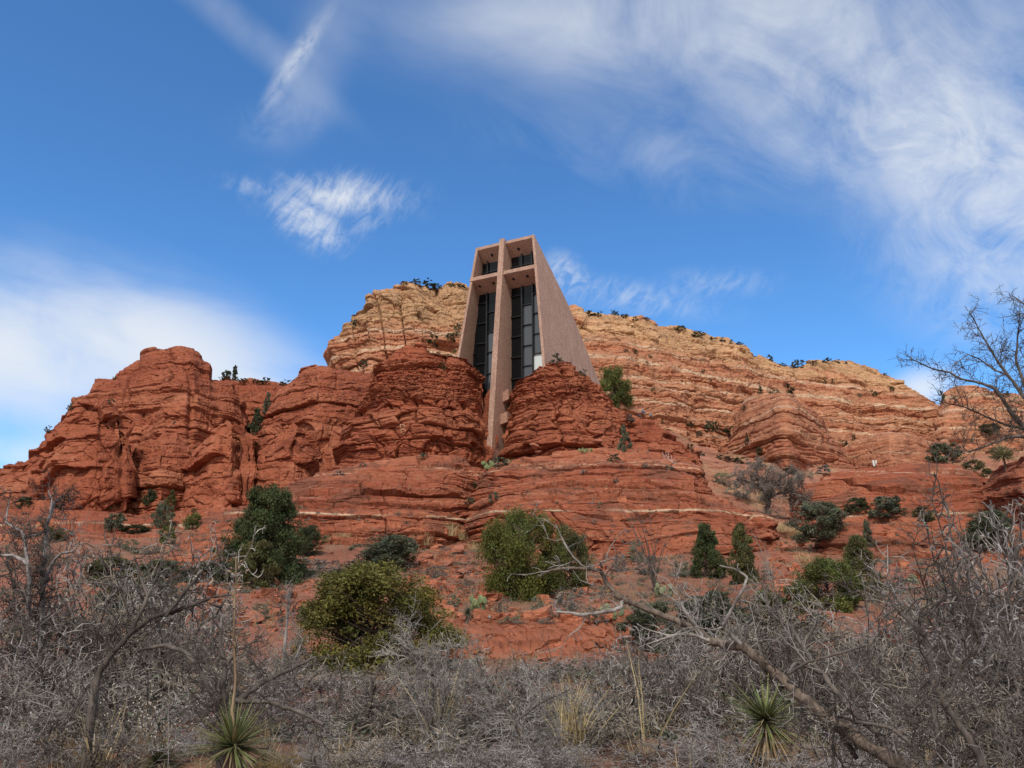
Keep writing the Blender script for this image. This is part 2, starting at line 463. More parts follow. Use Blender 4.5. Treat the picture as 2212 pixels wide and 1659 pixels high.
def formation(name, sky, base, D, setb, style='dome', kind='dome', prof=.45, q=1.0, seed=1, back=25, mat=None, closeL=0, closeR=0, var=1.0, skirt=4.0, pillars=0.0, zones=None, edge=0.0, sm=.07, bench=(.35, 1.3)):
    x0 = min(p[0] for p in sky); x1 = max(p[0] for p in sky)
    ni = max(12, int((x1 - x0) * .463 * 1.5 * q))
    ymin = min(p[1] for p in sky); ymax = max(p[1] for p in base)
    nj = max(12, int((ymax - ymin) * .463 * 1.7 * q))
    xs = np.linspace(x0, x1, ni)
    ys = lerp_tab(sky, xs); yb = np.maximum(lerp_tab(base, xs), ys + 1.0)
    Db = lerp_tab(D, xs); St = lerp_tab(setb, xs) if isinstance(setb, (list, tuple)) else np.full(ni, float(setb))
    if sm > 0:
        r = max(1, int(ni * sm)); ker = np.exp(-np.linspace(-2, 2, 2 * r + 1) ** 2); ker /= ker.sum()
        Db = np.convolve(np.pad(Db, r, mode='edge'), ker, 'valid'); St = np.convolve(np.pad(St, r, mode='edge'), ker, 'valid')
    if edge > 0:      # ends of the mass curve away from the viewer
        u = np.abs((xs - x0) / (x1 - x0) * 2 - 1)
        Db = Db + edge * (1 - np.sqrt(np.clip(1 - u ** 3, 0, 1)))
    Dt = Db + St
    def world(xv, yv, Dv):
        u = (xv - 1106) / F; v = (829.5 - yv) / F
        dx, dy, dz = u, cos(PITCH) - v * sin(PITCH), sin(PITCH) + v * cos(PITCH)
        k = Dv / dy
        return CAM[0] + dx * k, CAM[1] + dy * k, CAM[2] + dz * k
    Xb, Yb, Zb = world(xs, yb, Db); Xt, Yt, Zt = world(xs, ys, Dt)
    tt = np.linspace(0, 1, nj); pr = (1 - prof) * tt + prof * (1 - np.sqrt(1 - (.985 * tt) ** 2)) / (1 - sqrt(1 - .985 ** 2))
    T = tt[:, None]; R = pr[:, None]
    Z = Zb + (Zt - Zb) * T; Y = Yb + (Yt - Yb) * R; X = Xb + (Xt - Xb) * R
    # skirt under the base, cap and back behind the skyline
    sk = np.linspace(1, .08, int(6 + skirt * 5))[:, None]
    Zs = Zb - skirt * sk; Ys = Yb - .15 * skirt * sk + 0 * Zs; Xs = Xb + 0 * Zs
    bk = np.linspace(1 / 6, 1, 6)[:, None]
    Zk = Zt - (Zt - Zb) * 1.0 * bk ** 2 + .06 * back * bk * (1 - bk); Yk = Yt + back * bk; Xk = Xt * (1 + back * bk / Yt)
    X = np.vstack([Xs, X, Xk]); Y = np.vstack([Ys, Y, Yk]); Z = np.vstack([Zs, Z, Zk])
    for flag, idx in ((closeL, 0), (closeR, -1)):
        if flag:
            n = 14; off = np.linspace(flag, flag / n, n)[None, :] if idx == 0 else np.linspace(flag / n, flag, n)[None, :]
            ex = X[:, idx][:, None] * (1 + off / Y[:, idx][:, None] * .8); ey = Y[:, idx][:, None] + off; ez = Z[:, idx][:, None] + 0 * off
            X, Y, Z = [np.hstack([e, A]) if idx == 0 else np.hstack([A, e]) for e, A in ((ex, X), (ey, Y), (ez, Z))]
    # smooth outward normal
    Pm = np.stack([X, Y, Z], -1)
    du = np.gradient(Pm, axis=1); dv = np.gradient(Pm, axis=0)
    N = np.cross(du, dv); L = np.linalg.norm(N, axis=-1, keepdims=True); N = N / np.maximum(L, 1e-9)
    flip = (N[..., 1] > 0) & (N[..., 2] < .3)
    s = X + .45 * Y
    warp = .75 * fbm(X / 9, Y / 9, Z / 8, 3, seed + 300) + .25 * fbm(X / 3.5, Y / 3.5, Z / 3, 2, seed + 305) + .12 * fbm(X / 1.5, Y / 1.5, Z / 1.2, 2, seed + 310)
    sw = s + .8 * fbm(X / 4, Y / 4, Z / 2.5, 3, seed + 320)
    zw = Z + warp
    def disp(stn):
        S = STYLE[stn]
        a, lay, idn = blocks(sw, zw, seed * 3 + 1, *S['c']); b2, lay2, id2 = blocks(sw * 1.03 + 3, zw + .3, seed * 3 + 2, *S['f'])
        nb, nm, ns = S['n']
        o = a + b2 + nb * fbm(X / 9, Y / 9, Z / 7, 3, seed + 50) + nm * fbm(X / 2.6, Y / 2.6, Z / 2.0, 4, seed + 60) + ns * fbm(X / .6, Y / .6, Z / .45, 3, seed + 70)
        for k, (fx, fz, fa, ft, fc) in enumerate(S['a']):
            o = o + facets(sw + .3 * warp, zw, Y, fx, fz, seed * 7 + k * 11, fa, ft, fc)
        return o, lay + .4 * lay2
    if zones is None:
        o, lay = disp(style)
    else:          # [(z_from, style), ...] ascending
        o, lay = disp(zones[0][1])
        for z0, stn in zones[1:]:
            o2, l2 = disp(stn); f = sstep(-.12, .12, zw - z0)
            o = o + (o2 - o) * f; lay = lay + (l2 - lay) * f
    if pillars > 0:
        pv = fbm(s / 5.0, Z / 40.0, Z * 0, 4, seed + 90); cr = np.abs(vn(s / 4.2, Z / 25, Z * 0, seed + 95))
        o = o + pillars * pv * 1.4 - pillars * .9 * np.exp(-(cr / .06) ** 2)
    o = o * var
    rows = np.ones(X.shape[0]); rows[-6:] = np.linspace(.7, 0, 6)
    o = o * rows[:, None]
    H = N.copy(); H[..., 2] *= .55
    Pd = Pm + H * o[..., None]
    # gentle slopes break into benches
    wz = np.clip(N[..., 2] * np.sign(-N[..., 1] + .5), 0, 1) * rows[:, None]
    rng = np.random.default_rng(seed + 900); bb = [-30.0]
    while bb[-1] < 130: bb.append(bb[-1] + rng.uniform(*bench))
    bb = np.array(bb); zz = Pd[..., 2] + warp * .5; k = np.clip(np.searchsorted(bb, zz) - 1, 0, len(bb) - 2)
    t = (zz - bb[k]) / (bb[k + 1] - bb[k]); gate = sstep(.25, .6, vn(X / 5, Y / 5, k * 3.7, seed + 901) * .5 + .5)
    Pd[..., 2] += wz * gate * .7 * (sstep(.5, .95, t) - t) * (bb[k + 1] - bb[k])
    col = strata_colour(Pd[..., 0], Pd[..., 1], Pd[..., 2], lay, kind, seed)
    nr, nc = X.shape
    idx = np.arange(nr * nc).reshape(nr, nc)
    Fq = np.stack([idx[:-1, :-1], idx[:-1, 1:], idx[1:, 1:], idx[1:, :-1]], -1).reshape(-1, 4)
    me = npmesh(name, Pd.reshape(-1, 3), Fq, mat or M_ROCK, col.reshape(-1, 3), smooth=False)
    ob = link(name, me); ob['kind'] = 'structure'
    TERRAIN.append(ob)
    return ob


# --- ground sheet
def ground_z(x, y):
    z = np.interp(y, [-2000, -40, 0, 12, 22, 28, 40, 52, 60, 70, 88, 100, 130, 160, 200, 260, 420, 700, 20000],
                  [-60, -2, 0, -.25, -.1, .55, 1.9, 3.4, 4.6, 6.5, 9.3, 10.5, 12, 12, 11, 8, 0, -15, -60])
    return z


def build_ground():
    ys = np.concatenate([np.linspace(-1500, -60, 8), np.linspace(-40, 4, 12), np.linspace(4.5, 30, 150), np.linspace(30.3, 100, 190), np.linspace(102, 260, 40), np.linspace(280, 3000, 14)])
    th = np.concatenate([np.linspace(-3.0, -.9, 20), np.linspace(-.86, .86, 330), np.linspace(.9, 3.0, 20)])
    yy, tt = np.meshgrid(ys, th, indexing='ij')
    xx = tt * np.maximum(np.abs(yy), 14) * 1.0
    zz = ground_z(xx, yy)
    n = fbm(xx / 14, yy / 14, 0 * xx, 4, 5) * np.clip((yy - 8) / 20, .15, 1) * .9
    n = n + fbm(xx / 3, yy / 3, 0 * xx, 4, 6) * .22 + fbm(xx / .5, yy / .5, 0 * xx, 3, 7) * .07
    near = (yy > 3) & (yy < 100)
    zz = zz + np.where(near, n, 0)
    c = np.array((.275, .108, .066)) * (1 + .25 * fbm(xx / 5, yy / 5, 0 * xx, 4, 8) + .2 * fbm(xx / .6, yy / .6, 0 * xx, 3, 9))[..., None]
    g = sstep(-.1, .35, fbm(xx / 3.5, yy / 3.5, 0 * xx, 5, 11) + .25 * sstep(22, 10, yy))
    c = c + (np.array((.21, .135, .085)) - c) * (.6 * g)[..., None]
    nr, nc = xx.shape; idx = np.arange(nr * nc).reshape(nr, nc)
    Fq = np.stack([idx[:-1, :-1], idx[:-1, 1:], idx[1:, 1:], idx[1:, :-1]], -1).reshape(-1, 4)
    me = npmesh('ground', np.stack([xx, yy, zz], -1).reshape(-1, 3), Fq, M_ROCK, np.clip(c, .01, .9).reshape(-1, 3))
    o = link('ground', me); o['kind'] = 'structure'; TERRAIN.append(o)


build_ground()

formation('cliff', [(700, 800), (706, 785), (714, 757), (718, 734), (732, 712), (746, 691), (754, 674), (785, 666), (790, 651), (799, 636), (822, 625), (842, 616), (868, 610), (895, 605), (908, 608), (934, 615), (967, 615), (1012, 618), (1060, 630)],
          [(700, 830), (1060, 830)], [(700, 150), (800, 140), (900, 140), (1060, 150)], [(700, 8), (785, 16), (1060, 20)], 'cliff', 'left_upper', .35, 1.0, 11, 40, M_CLIFF, pillars=1.2, zones=[(-50, 'cliff'), (54.3, 'tan')])
formation('cliff', [(1020, 690), (1100, 640), (1180, 655), (1228, 663), (1239, 662), (1256, 667), (1258, 683), (1286, 680), (1321, 680), (1350, 683), (1366, 688), (1392, 687), (1413, 691), (1424, 701), (1450, 705), (1482, 712), (1495, 719), (1519, 726), (1551, 733), (1583, 741), (1609, 744), (1622, 750), (1626, 761), (1651, 771), (1670, 778), (1696, 783), (1715, 789), (1733, 786), (1752, 781), (1767, 782), (1806, 782), (1833, 785), (1865, 791), (1896, 799), (1912, 808), (1933, 815), (1952, 826), (1965, 836), (1986, 847), (2000, 855), (2015, 863), (2030, 872), (2050, 905), (2062, 990)],
          [(1020, 860), (1300, 880), (1600, 985), (1800, 1005), (2062, 1010)], [(1020, 128), (1250, 126), (1450, 130), (1600, 136), (1736, 148), (1900, 158), (2062, 172)], [(1020, 32), (1400, 38), (1736, 47), (1900, 44), (2062, 10)], 'cliff', 'upper', .25, 1.0, 12, 60, M_CLIFF, pillars=.5, zones=[(-50, 'cliff'), (51.3, 'tan')])
formation('hill', [(2030, 900), (2039, 860), (2047, 839), (2071, 834), (2108, 831), (2124, 836), (2150, 852), (2177, 852), (2215, 850), (2300, 860), (2420, 900)],
          [(2030, 1010), (2420, 1020)], [(2030, 150), (2420, 150)], 30, 'cliff', 'upper', .35, .8, 13, 40, M_CLIFF)
formation('rock_dome', [(1810, 990), (1822, 968), (1850, 950), (1900, 936), (1950, 933), (2000, 938), (2030, 955), (2050, 975), (2062, 1000)],
          [(1810, 1010), (2062, 1015)], [(1810, 138), (1930, 122), (2062, 140)], 14, 'cliff', 'upper', .55, 1, 14, 25, M_CLIFF, var=.5)
formation('rock_dome', [(1580, 930), (1586, 912), (1598, 889), (1617, 863), (1630, 852), (1657, 845), (1688, 844), (1714, 851), (1727, 864), (1759, 887), (1775, 913), (1788, 939), (1812, 963), (1838, 990), (1848, 1005)],
          [(1580, 1000), (1640, 1015), (1848, 1020)], [(1580, 126), (1700, 106), (1848, 124)], 18, 'cliff', 'upper', .6, 1, 15, 25, M_CLIFF, var=.55)
# slope between the building's rock and the far cliff
formation('hillside', [(1340, 905), (1400, 915), (1450, 930), (1500, 955), (1560, 975), (1620, 985), (1700, 1005), (1800, 1010), (1900, 1012), (2000, 1000), (2100, 985), (2230, 975)],
          [(1340, 1010), (1450, 1030), (1560, 1110), (1660, 1235), (1760, 1235), (2230, 1200)], [(1340, 84), (1450, 80), (1560, 64), (1660, 52), (1760, 55), (2230, 62)], [(1340, 26), (1560, 50), (1700, 60), (2230, 60)], 'dome', 'soil', .0, 1.0, 16, 30, var=.6, bench=(.9, 2.2))
# left butte group
formation('butte', [(-160, 1075), (-60, 1030), (0, 1009), (20, 1002), (36, 992), (50, 991), (61, 979), (66, 969), (89, 961), (99, 943), (109, 916), (122, 900), (146, 886), (159, 857), (185, 843), (195, 830), (203, 817), (238, 817), (255, 800), (281, 787), (298, 767), (317, 754), (334, 746), (364, 744), (390, 745), (413, 753), (433, 766), (440, 775), (453, 780), (460, 800), (463, 810), (480, 814), (500, 822), (520, 860), (540, 900)],
          [(-160, 1120), (200, 1115), (540, 1110)], [(-160, 104), (60, 100), (120, 95), (200, 95), (300, 95), (390, 92), (470, 97), (540, 102)], [(-160, 6), (100, 10), (250, 16), (390, 20), (540, 10)], 'massive', 'butte', .5, 1, 21, 30, pillars=.7, zones=[(-50, 'massive'), (19.0, 'swell'), (23, 'massive'), (25.0, 'swell')])
formation('butte', [(465, 830), (489, 817), (516, 827), (542, 822), (580, 825), (612, 829), (640, 832), (700, 850)],
          [(465, 960), (700, 960)], [(465, 112), (700, 112)], 14, 'dome', 'butte', .4, 1, 22, 25)
formation('butte', [(535, 920), (542, 905), (560, 888), (589, 868), (603, 838), (623, 824), (637, 811), (656, 792), (680, 785), (713, 787), (742, 793), (775, 800), (802, 811), (830, 830), (850, 870)],
          [(535, 1010), (850, 1015)], [(535, 100), (680, 90), (850, 96)], 12, 'dome', 'butte', .6, 1, 23, 25, zones=[(-50, 'massive'), (22, 'swell')])
formation('butte', [(60, 1075), (84, 1010), (99, 968), (112, 930), (130, 895), (155, 872), (185, 864), (225, 863), (248, 876), (265, 886), (272, 908), (274, 960), (272, 1000), (262, 1040), (256, 1075)],
          [(60, 1112), (150, 1105), (256, 1100)], [(60, 92), (130, 86), (200, 83), (256, 85), (274, 86)], 5, 'massive', 'butte', .4, 1.1, 24, 14, closeR=8)
formation('butte', [(245, 1080), (275, 1000), (300, 965), (340, 940), (380, 935), (410, 950), (430, 985), (440, 1050), (450, 1090)],
          [(245, 1118), (450, 1115)], [(245, 90), (340, 86.5), (450, 92)], 8, 'swell', 'butte', .7, 1, 28, 14)
formation('butte', [(388, 1085), (396, 1060), (402, 1015), (417, 990), (433, 946), (443, 932), (463, 911), (496, 905), (529, 913), (542, 932), (546, 950), (543, 985), (530, 1030), (522, 1075)],
          [(388, 1100), (450, 1110), (522, 1090)], [(388, 89), (450, 84), (500, 83), (530, 85)], 5, 'massive', 'butte', .45, 1.1, 25, 14, closeR=7, zones=[(-50, 'massive'), (23, 'rubble')])
formation('butte', [(512, 1070), (529, 1022), (546, 956), (569, 916), (595, 906), (628, 910), (661, 930), (671, 946), (690, 940), (720, 930), (760, 930)],
          [(512, 1095), (560, 1075), (612, 1060), (760, 1045)], [(512, 88), (580, 85), (640, 84), (672, 87), (690, 90), (760, 90)], 6, 'massive', 'butte', .4, 1.1, 26, 16, zones=[(-50, 'massive'), (22, 'rubble')])
# low apron left, under the butte
formation('hillside', [(-160, 1090), (0, 1085), (100, 1082), (200, 1088), (300, 1108), (400, 1100), (500, 1085), (560, 1075), (640, 1060)],
          [(-160, 1300), (200, 1295), (420, 1250), (520, 1190), (640, 1180)], [(-160, 48), (200, 46), (420, 50), (520, 60), (640, 64)], [(-160, 40), (200, 42), (420, 38), (520, 26), (640, 22)], 'dome', 'dome', .05, 1.2, 27, 20, var=.6, bench=(.8, 2.2))
# rocks that carry the building
formation('rock_buttress', [(712, 1022), (718, 995), (721, 972), (733, 950), (741, 922), (751, 904), (769, 873), (789, 836), (802, 810), (815, 788), (835, 777), (851, 766), (858, 754), (878, 745), (901, 740), (921, 744), (934, 754), (954, 760), (984, 765), (1010, 773), (1023, 783), (1033, 800), (1044, 813), (1052, 824), (1056, 850), (1054, 900), (1050, 960)],
          [(712, 1025), (752, 1013), (802, 1001), (868, 995), (934, 988), (1000, 995), (1056, 998)], [(712, 86), (760, 81), (840, 78), (930, 77.5), (1010, 80), (1056, 84.5)], [(712, 3), (800, 5), (900, 6), (1056, 5)], 'block', 'butte', .35, 1.5, 31, 10, closeR=9, zones=[(-50, 'block'), (21.3, 'rubble'), (26.4, 'swell')])
formation('rock_buttress', [(1074, 990), (1082, 962), (1085, 896), (1092, 866), (1096, 850), (1101, 836), (1113, 820), (1133, 807), (1159, 793), (1192, 780), (1215, 777), (1235, 780), (1248, 797), (1265, 810), (1285, 823), (1298, 840), (1314, 856), (1323, 868), (1339, 884), (1347, 889), (1353, 900), (1362, 940), (1368, 975)],
          [(1074, 992), (1133, 985), (1200, 978), (1300, 970), (1368, 978)], [(1074, 86), (1100, 82.5), (1150, 79), (1220, 77), (1300, 79), (1368, 83)], [(1074, 4), (1200, 5.5), (1368, 4)], 'block', 'butte', .35, 1.5, 32, 10, closeL=8, closeR=6, zones=[(-50, 'block'), (21.0, 'rubble')])
formation('rock_buttress', [(1340, 915), (1352, 903), (1366, 904), (1405, 907), (1424, 916), (1445, 931), (1471, 950), (1495, 966), (1506, 980), (1512, 1010)],
          [(1340, 985), (1430, 992), (1512, 1012)], [(1340, 81), (1430, 78), (1512, 80)], 5, 'block', 'butte', .45, 1.3, 33, 14, zones=[(-50, 'block')], var=.8)
# lower domes
formation('rock_dome', [(360, 1200), (394, 1166), (430, 1138), (496, 1105), (560, 1080), (603, 1062), (617, 1051), (643, 1041), (686, 1028), (736, 1014), (789, 1002), (868, 992), (934, 986), (984, 994), (1010, 1005), (1027, 1013), (1036, 1035)],
          [(360, 1215), (420, 1235), (520, 1215), (640, 1180), (708, 1165), (900, 1165), (990, 1160), (1036, 1160)], [(360, 50), (500, 50), (620, 55), (750, 58.5), (870, 59.5), (960, 62), (1036, 68)], [(360, 6), (500, 14), (700, 18), (900, 18), (1036, 8)], 'dome', 'dome', .5, 1.3, 41, 12, closeR=5)
formation('rock_dome', [(990, 1110), (1010, 1080), (1026, 1050), (1034, 1030), (1042, 1018), (1066, 1001), (1120, 989), (1200, 977), (1300, 967), (1400, 974), (1450, 990), (1480, 1002), (1506, 1016), (1519, 1036), (1540, 1060), (1576, 1078), (1624, 1107), (1657, 1123), (1673, 1159), (1683, 1192), (1690, 1225)],
          [(990, 1165), (1100, 1190), (1300, 1208), (1450, 1218), (1690, 1235)], [(990, 66), (1050, 61), (1150, 56), (1300, 53.5), (1450, 53), (1600, 55), (1690, 60)], [(990, 5), (1034, 12), (1200, 22), (1400, 25), (1500, 18), (1600, 8), (1690, 4)], 'dome', 'dome', .5, 1.3, 42, 12)
formation('rock_dome', [(1705, 1075), (1713, 1058), (1742, 1044), (1782, 1026), (1835, 1013), (1883, 1007), (1944, 1001), (2005, 999), (2065, 1001), (2106, 1013), (2150, 1030), (2183, 1050), (2195, 1068), (2215, 1100)],
          [(1705, 1110), (1760, 1130), (1900, 1145), (2215, 1155)], [(1705, 70), (1800, 65), (1950, 61), (2100, 61), (2215, 66)], [(1705, 2), (1800, 10), (1950, 15), (2100, 13), (2215, 3)], 'dome', 'dome', .5, 1.2, 43, 12, var=.7)
formation('rock_dome', [(1745, 1200), (1760, 1176), (1782, 1151), (1823, 1135), (1883, 1127), (2005, 1122), (2045, 1113), (2126, 1106), (2212, 1101), (2300, 1100)],
          [(1745, 1240), (1850, 1262), (2300, 1262)], [(1745, 56), (1850, 51), (2300, 50)], [(1745, 2), (1850, 7), (2300, 10)], 'dome', 'dome', .5, 1.2, 44, 14)
formation('rock_dome', [(2120, 1040), (2134, 1024), (2158, 1001), (2187, 985), (2212, 970), (2300, 940), (2400, 960)],
          [(2120, 1070), (2400, 1100)], [(2120, 60), (2200, 54), (2400, 50)], 7, 'dome', 'dome', .5, 1, 45, 14)
# low ledges near the viewer
formation('rock_ledge', [(640, 1460), (700, 1452), (800, 1440), (925, 1400), (960, 1352), (1000, 1342), (1120, 1337), (1250, 1340), (1345, 1342), (1420, 1352), (1500, 1375)],
          [(640, 1500), (925, 1450), (1100, 1425), (1500, 1425)], [(640, 19), (925, 21), (1100, 22.5), (1500, 23)], 3, 'rubble', 'ledge', .35, 1.6, 51, 6, var=.5, bench=(.12, .3))
formation('rock_ledge', [(488, 1310), (498, 1296), (539, 1281), (595, 1274), (639, 1283), (680, 1300), (700, 1320)],
          [(488, 1335), (700, 1345)], [(488, 33), (600, 31), (700, 33)], 3, 'dome', 'dome', .5, 1.3, 52, 8, var=.5)


# ------------------------------------------------------------------ chapel
A28 = radians(28); RV = np.array([cos(A28), -sin(A28), 0]); BV = np.array([sin(A28), cos(A28), 0])
CH0 = np.array([-2.9246, 85.0, 15.7329]); TAN6 = math.tan(radians(6))


def ch(r, z, q):
    return CH0 + RV * r + BV * q + np.array([0, 0, z])


def concrete_mat(name='pebbled_concrete', base=(.42, .264, .190)):
    m, t, b = principled(name)
    co = t.add('ShaderNodeNewGeometry').outputs['Position']
    v = t.add('ShaderNodeTexVoronoi'); t.l.new(co, v.inputs['Vector']); v.inputs['Scale'].default_value = 9.0
    sp = t.add('ShaderNodeSeparateColor'); t.l.new(v.outputs['Color'], sp.inputs[0])
    big = t.noise(co, .5, 5, .6); fine = t.noise(co, 6.0, 6, .75)
    mp = t.add('ShaderNodeMapping'); t.l.new(co, mp.inputs[0]); mp.inputs['Scale'].default_value = (1.3, 1.3, .16)
    streak = t.noise(mp.outputs[0], 1.2, 5, .6)
    c = t.mix(t.ramp(sp.outputs[0], .2, .95), (base[0] * .80, base[1] * .74, base[2] * .72, 1), (base[0] * 1.18, base[1] * 1.2, base[2] * 1.22, 1))
    c = t.mix(t.ramp(fine, .55, .8), c, (.60, .45, .38, 1))
    c = t.mix(t.m('MULTIPLY', t.ramp(fine, .45, .2), .6), c, (.16, .08, .055, 1))
    c = t.mix(t.m('MULTIPLY', t.ramp(big, .4, .7), .55), c, (base[0] * .78, base[1] * .74, base[2] * .74, 1))
    c = t.mix(t.m('MULTIPLY', t.ramp(streak, .48, .72), .5), c, (.22, .13, .10, 1))
    t.l.new(c, b.inputs['Base Color']); b.inputs['Roughness'].default_value = .85
    bp = t.add('ShaderNodeBump'); bp.inputs['Strength'].default_value = .5; bp.inputs['Distance'].default_value = .03
    t.l.new(v.outputs['Distance'], bp.inputs['Height']); t.l.new(bp.outputs[0], b.inputs['Normal'])
    return m


def plain_mat(name, col, rough=.6, metal=0.0, spec=.5, var=.15, scale=6):
    m, t, b = principled(name)
    co = t.add('ShaderNodeTexCoord').outputs['Object']
    n = t.noise(co, scale, 5, .6)
    c = t.mix(n, tuple(v * (1 - var) for v in col) + (1,), tuple(min(1, v * (1 + var)) for v in col) + (1,))
    t.l.new(c, b.inputs['Base Color']); b.inputs['Roughness'].default_value = rough; b.inputs['Metallic'].default_value = metal
    b.inputs['Specular IOR Level'].default_value = spec
    return m


M_CONC = concrete_mat(); M_SOFF = concrete_mat('soffit_concrete', (.36, .20, .135))
M_FRAME = plain_mat('dark_bronze_frame', (.018, .018, .02), .45, .3)
M_GLASS = plain_mat('smoked_glass', (.006, .007, .008), .04, 0, .22)
M_GLASS2 = plain_mat('smoked_glass_painted_reflection', (.045, .05, .056), .05, 0, .9)  # same glass, sky reflection painted in as a grey base, plus stronger specular
M_LAMP = plain_mat('black_lamp_can', (.006, .006, .006), .6)
M_BOARD = plain_mat('pale_board', (.62, .68, .66), .5, var=.05)


def hexa(corners):
    """eight corners: bottom quad then top quad, as a closed box with its own flat faces"""
    V = np.array(corners); Fq = np.array([(0, 3, 2, 1), (4, 5, 6, 7), (0, 1, 5, 4), (1, 2, 6, 5), (2, 3, 7, 6), (3, 0, 4, 7)])
    return V, Fq


def join(parts):
    Vs, Fs, n = [], [], 0
    for V, Fq in parts:
        Vs.append(V); Fs.append(np.asarray(Fq) + n); n += len(V)
    return np.vstack(Vs), np.vstack(Fs)


def prism(poly_q_z, r0f, r1f):
    """plate standing in the depth/height plane between two sloping sides"""
    n = len(poly_q_z)
    V = [ch(r0f(z), z, q) for q, z in poly_q_z] + [ch(r1f(z), z, q) for q, z in poly_q_z]
    Fs = [list(range(n))[::-1], list(range(n, 2 * n))]
    for i in range(n):
        j = (i + 1) % n; Fs.append([i, j, n + j, n + i])
    return V, Fs


def pymesh(name, V, Fs, mat, parent, smooth=False):
    me = bpy.data.meshes.new(name); me.from_pydata([tuple(v) for v in V], [], [tuple(f) for f in Fs]); me.update()
    me.materials.append(mat)
    for p in me.polygons: p.use_smooth = smooth
    return link(name, me, parent)


def bevel(o, w=.02):
    md = o.modifiers.new('edge', 'BEVEL'); md.width = w; md.segments = 1; md.limit_method = 'ANGLE'
    return o


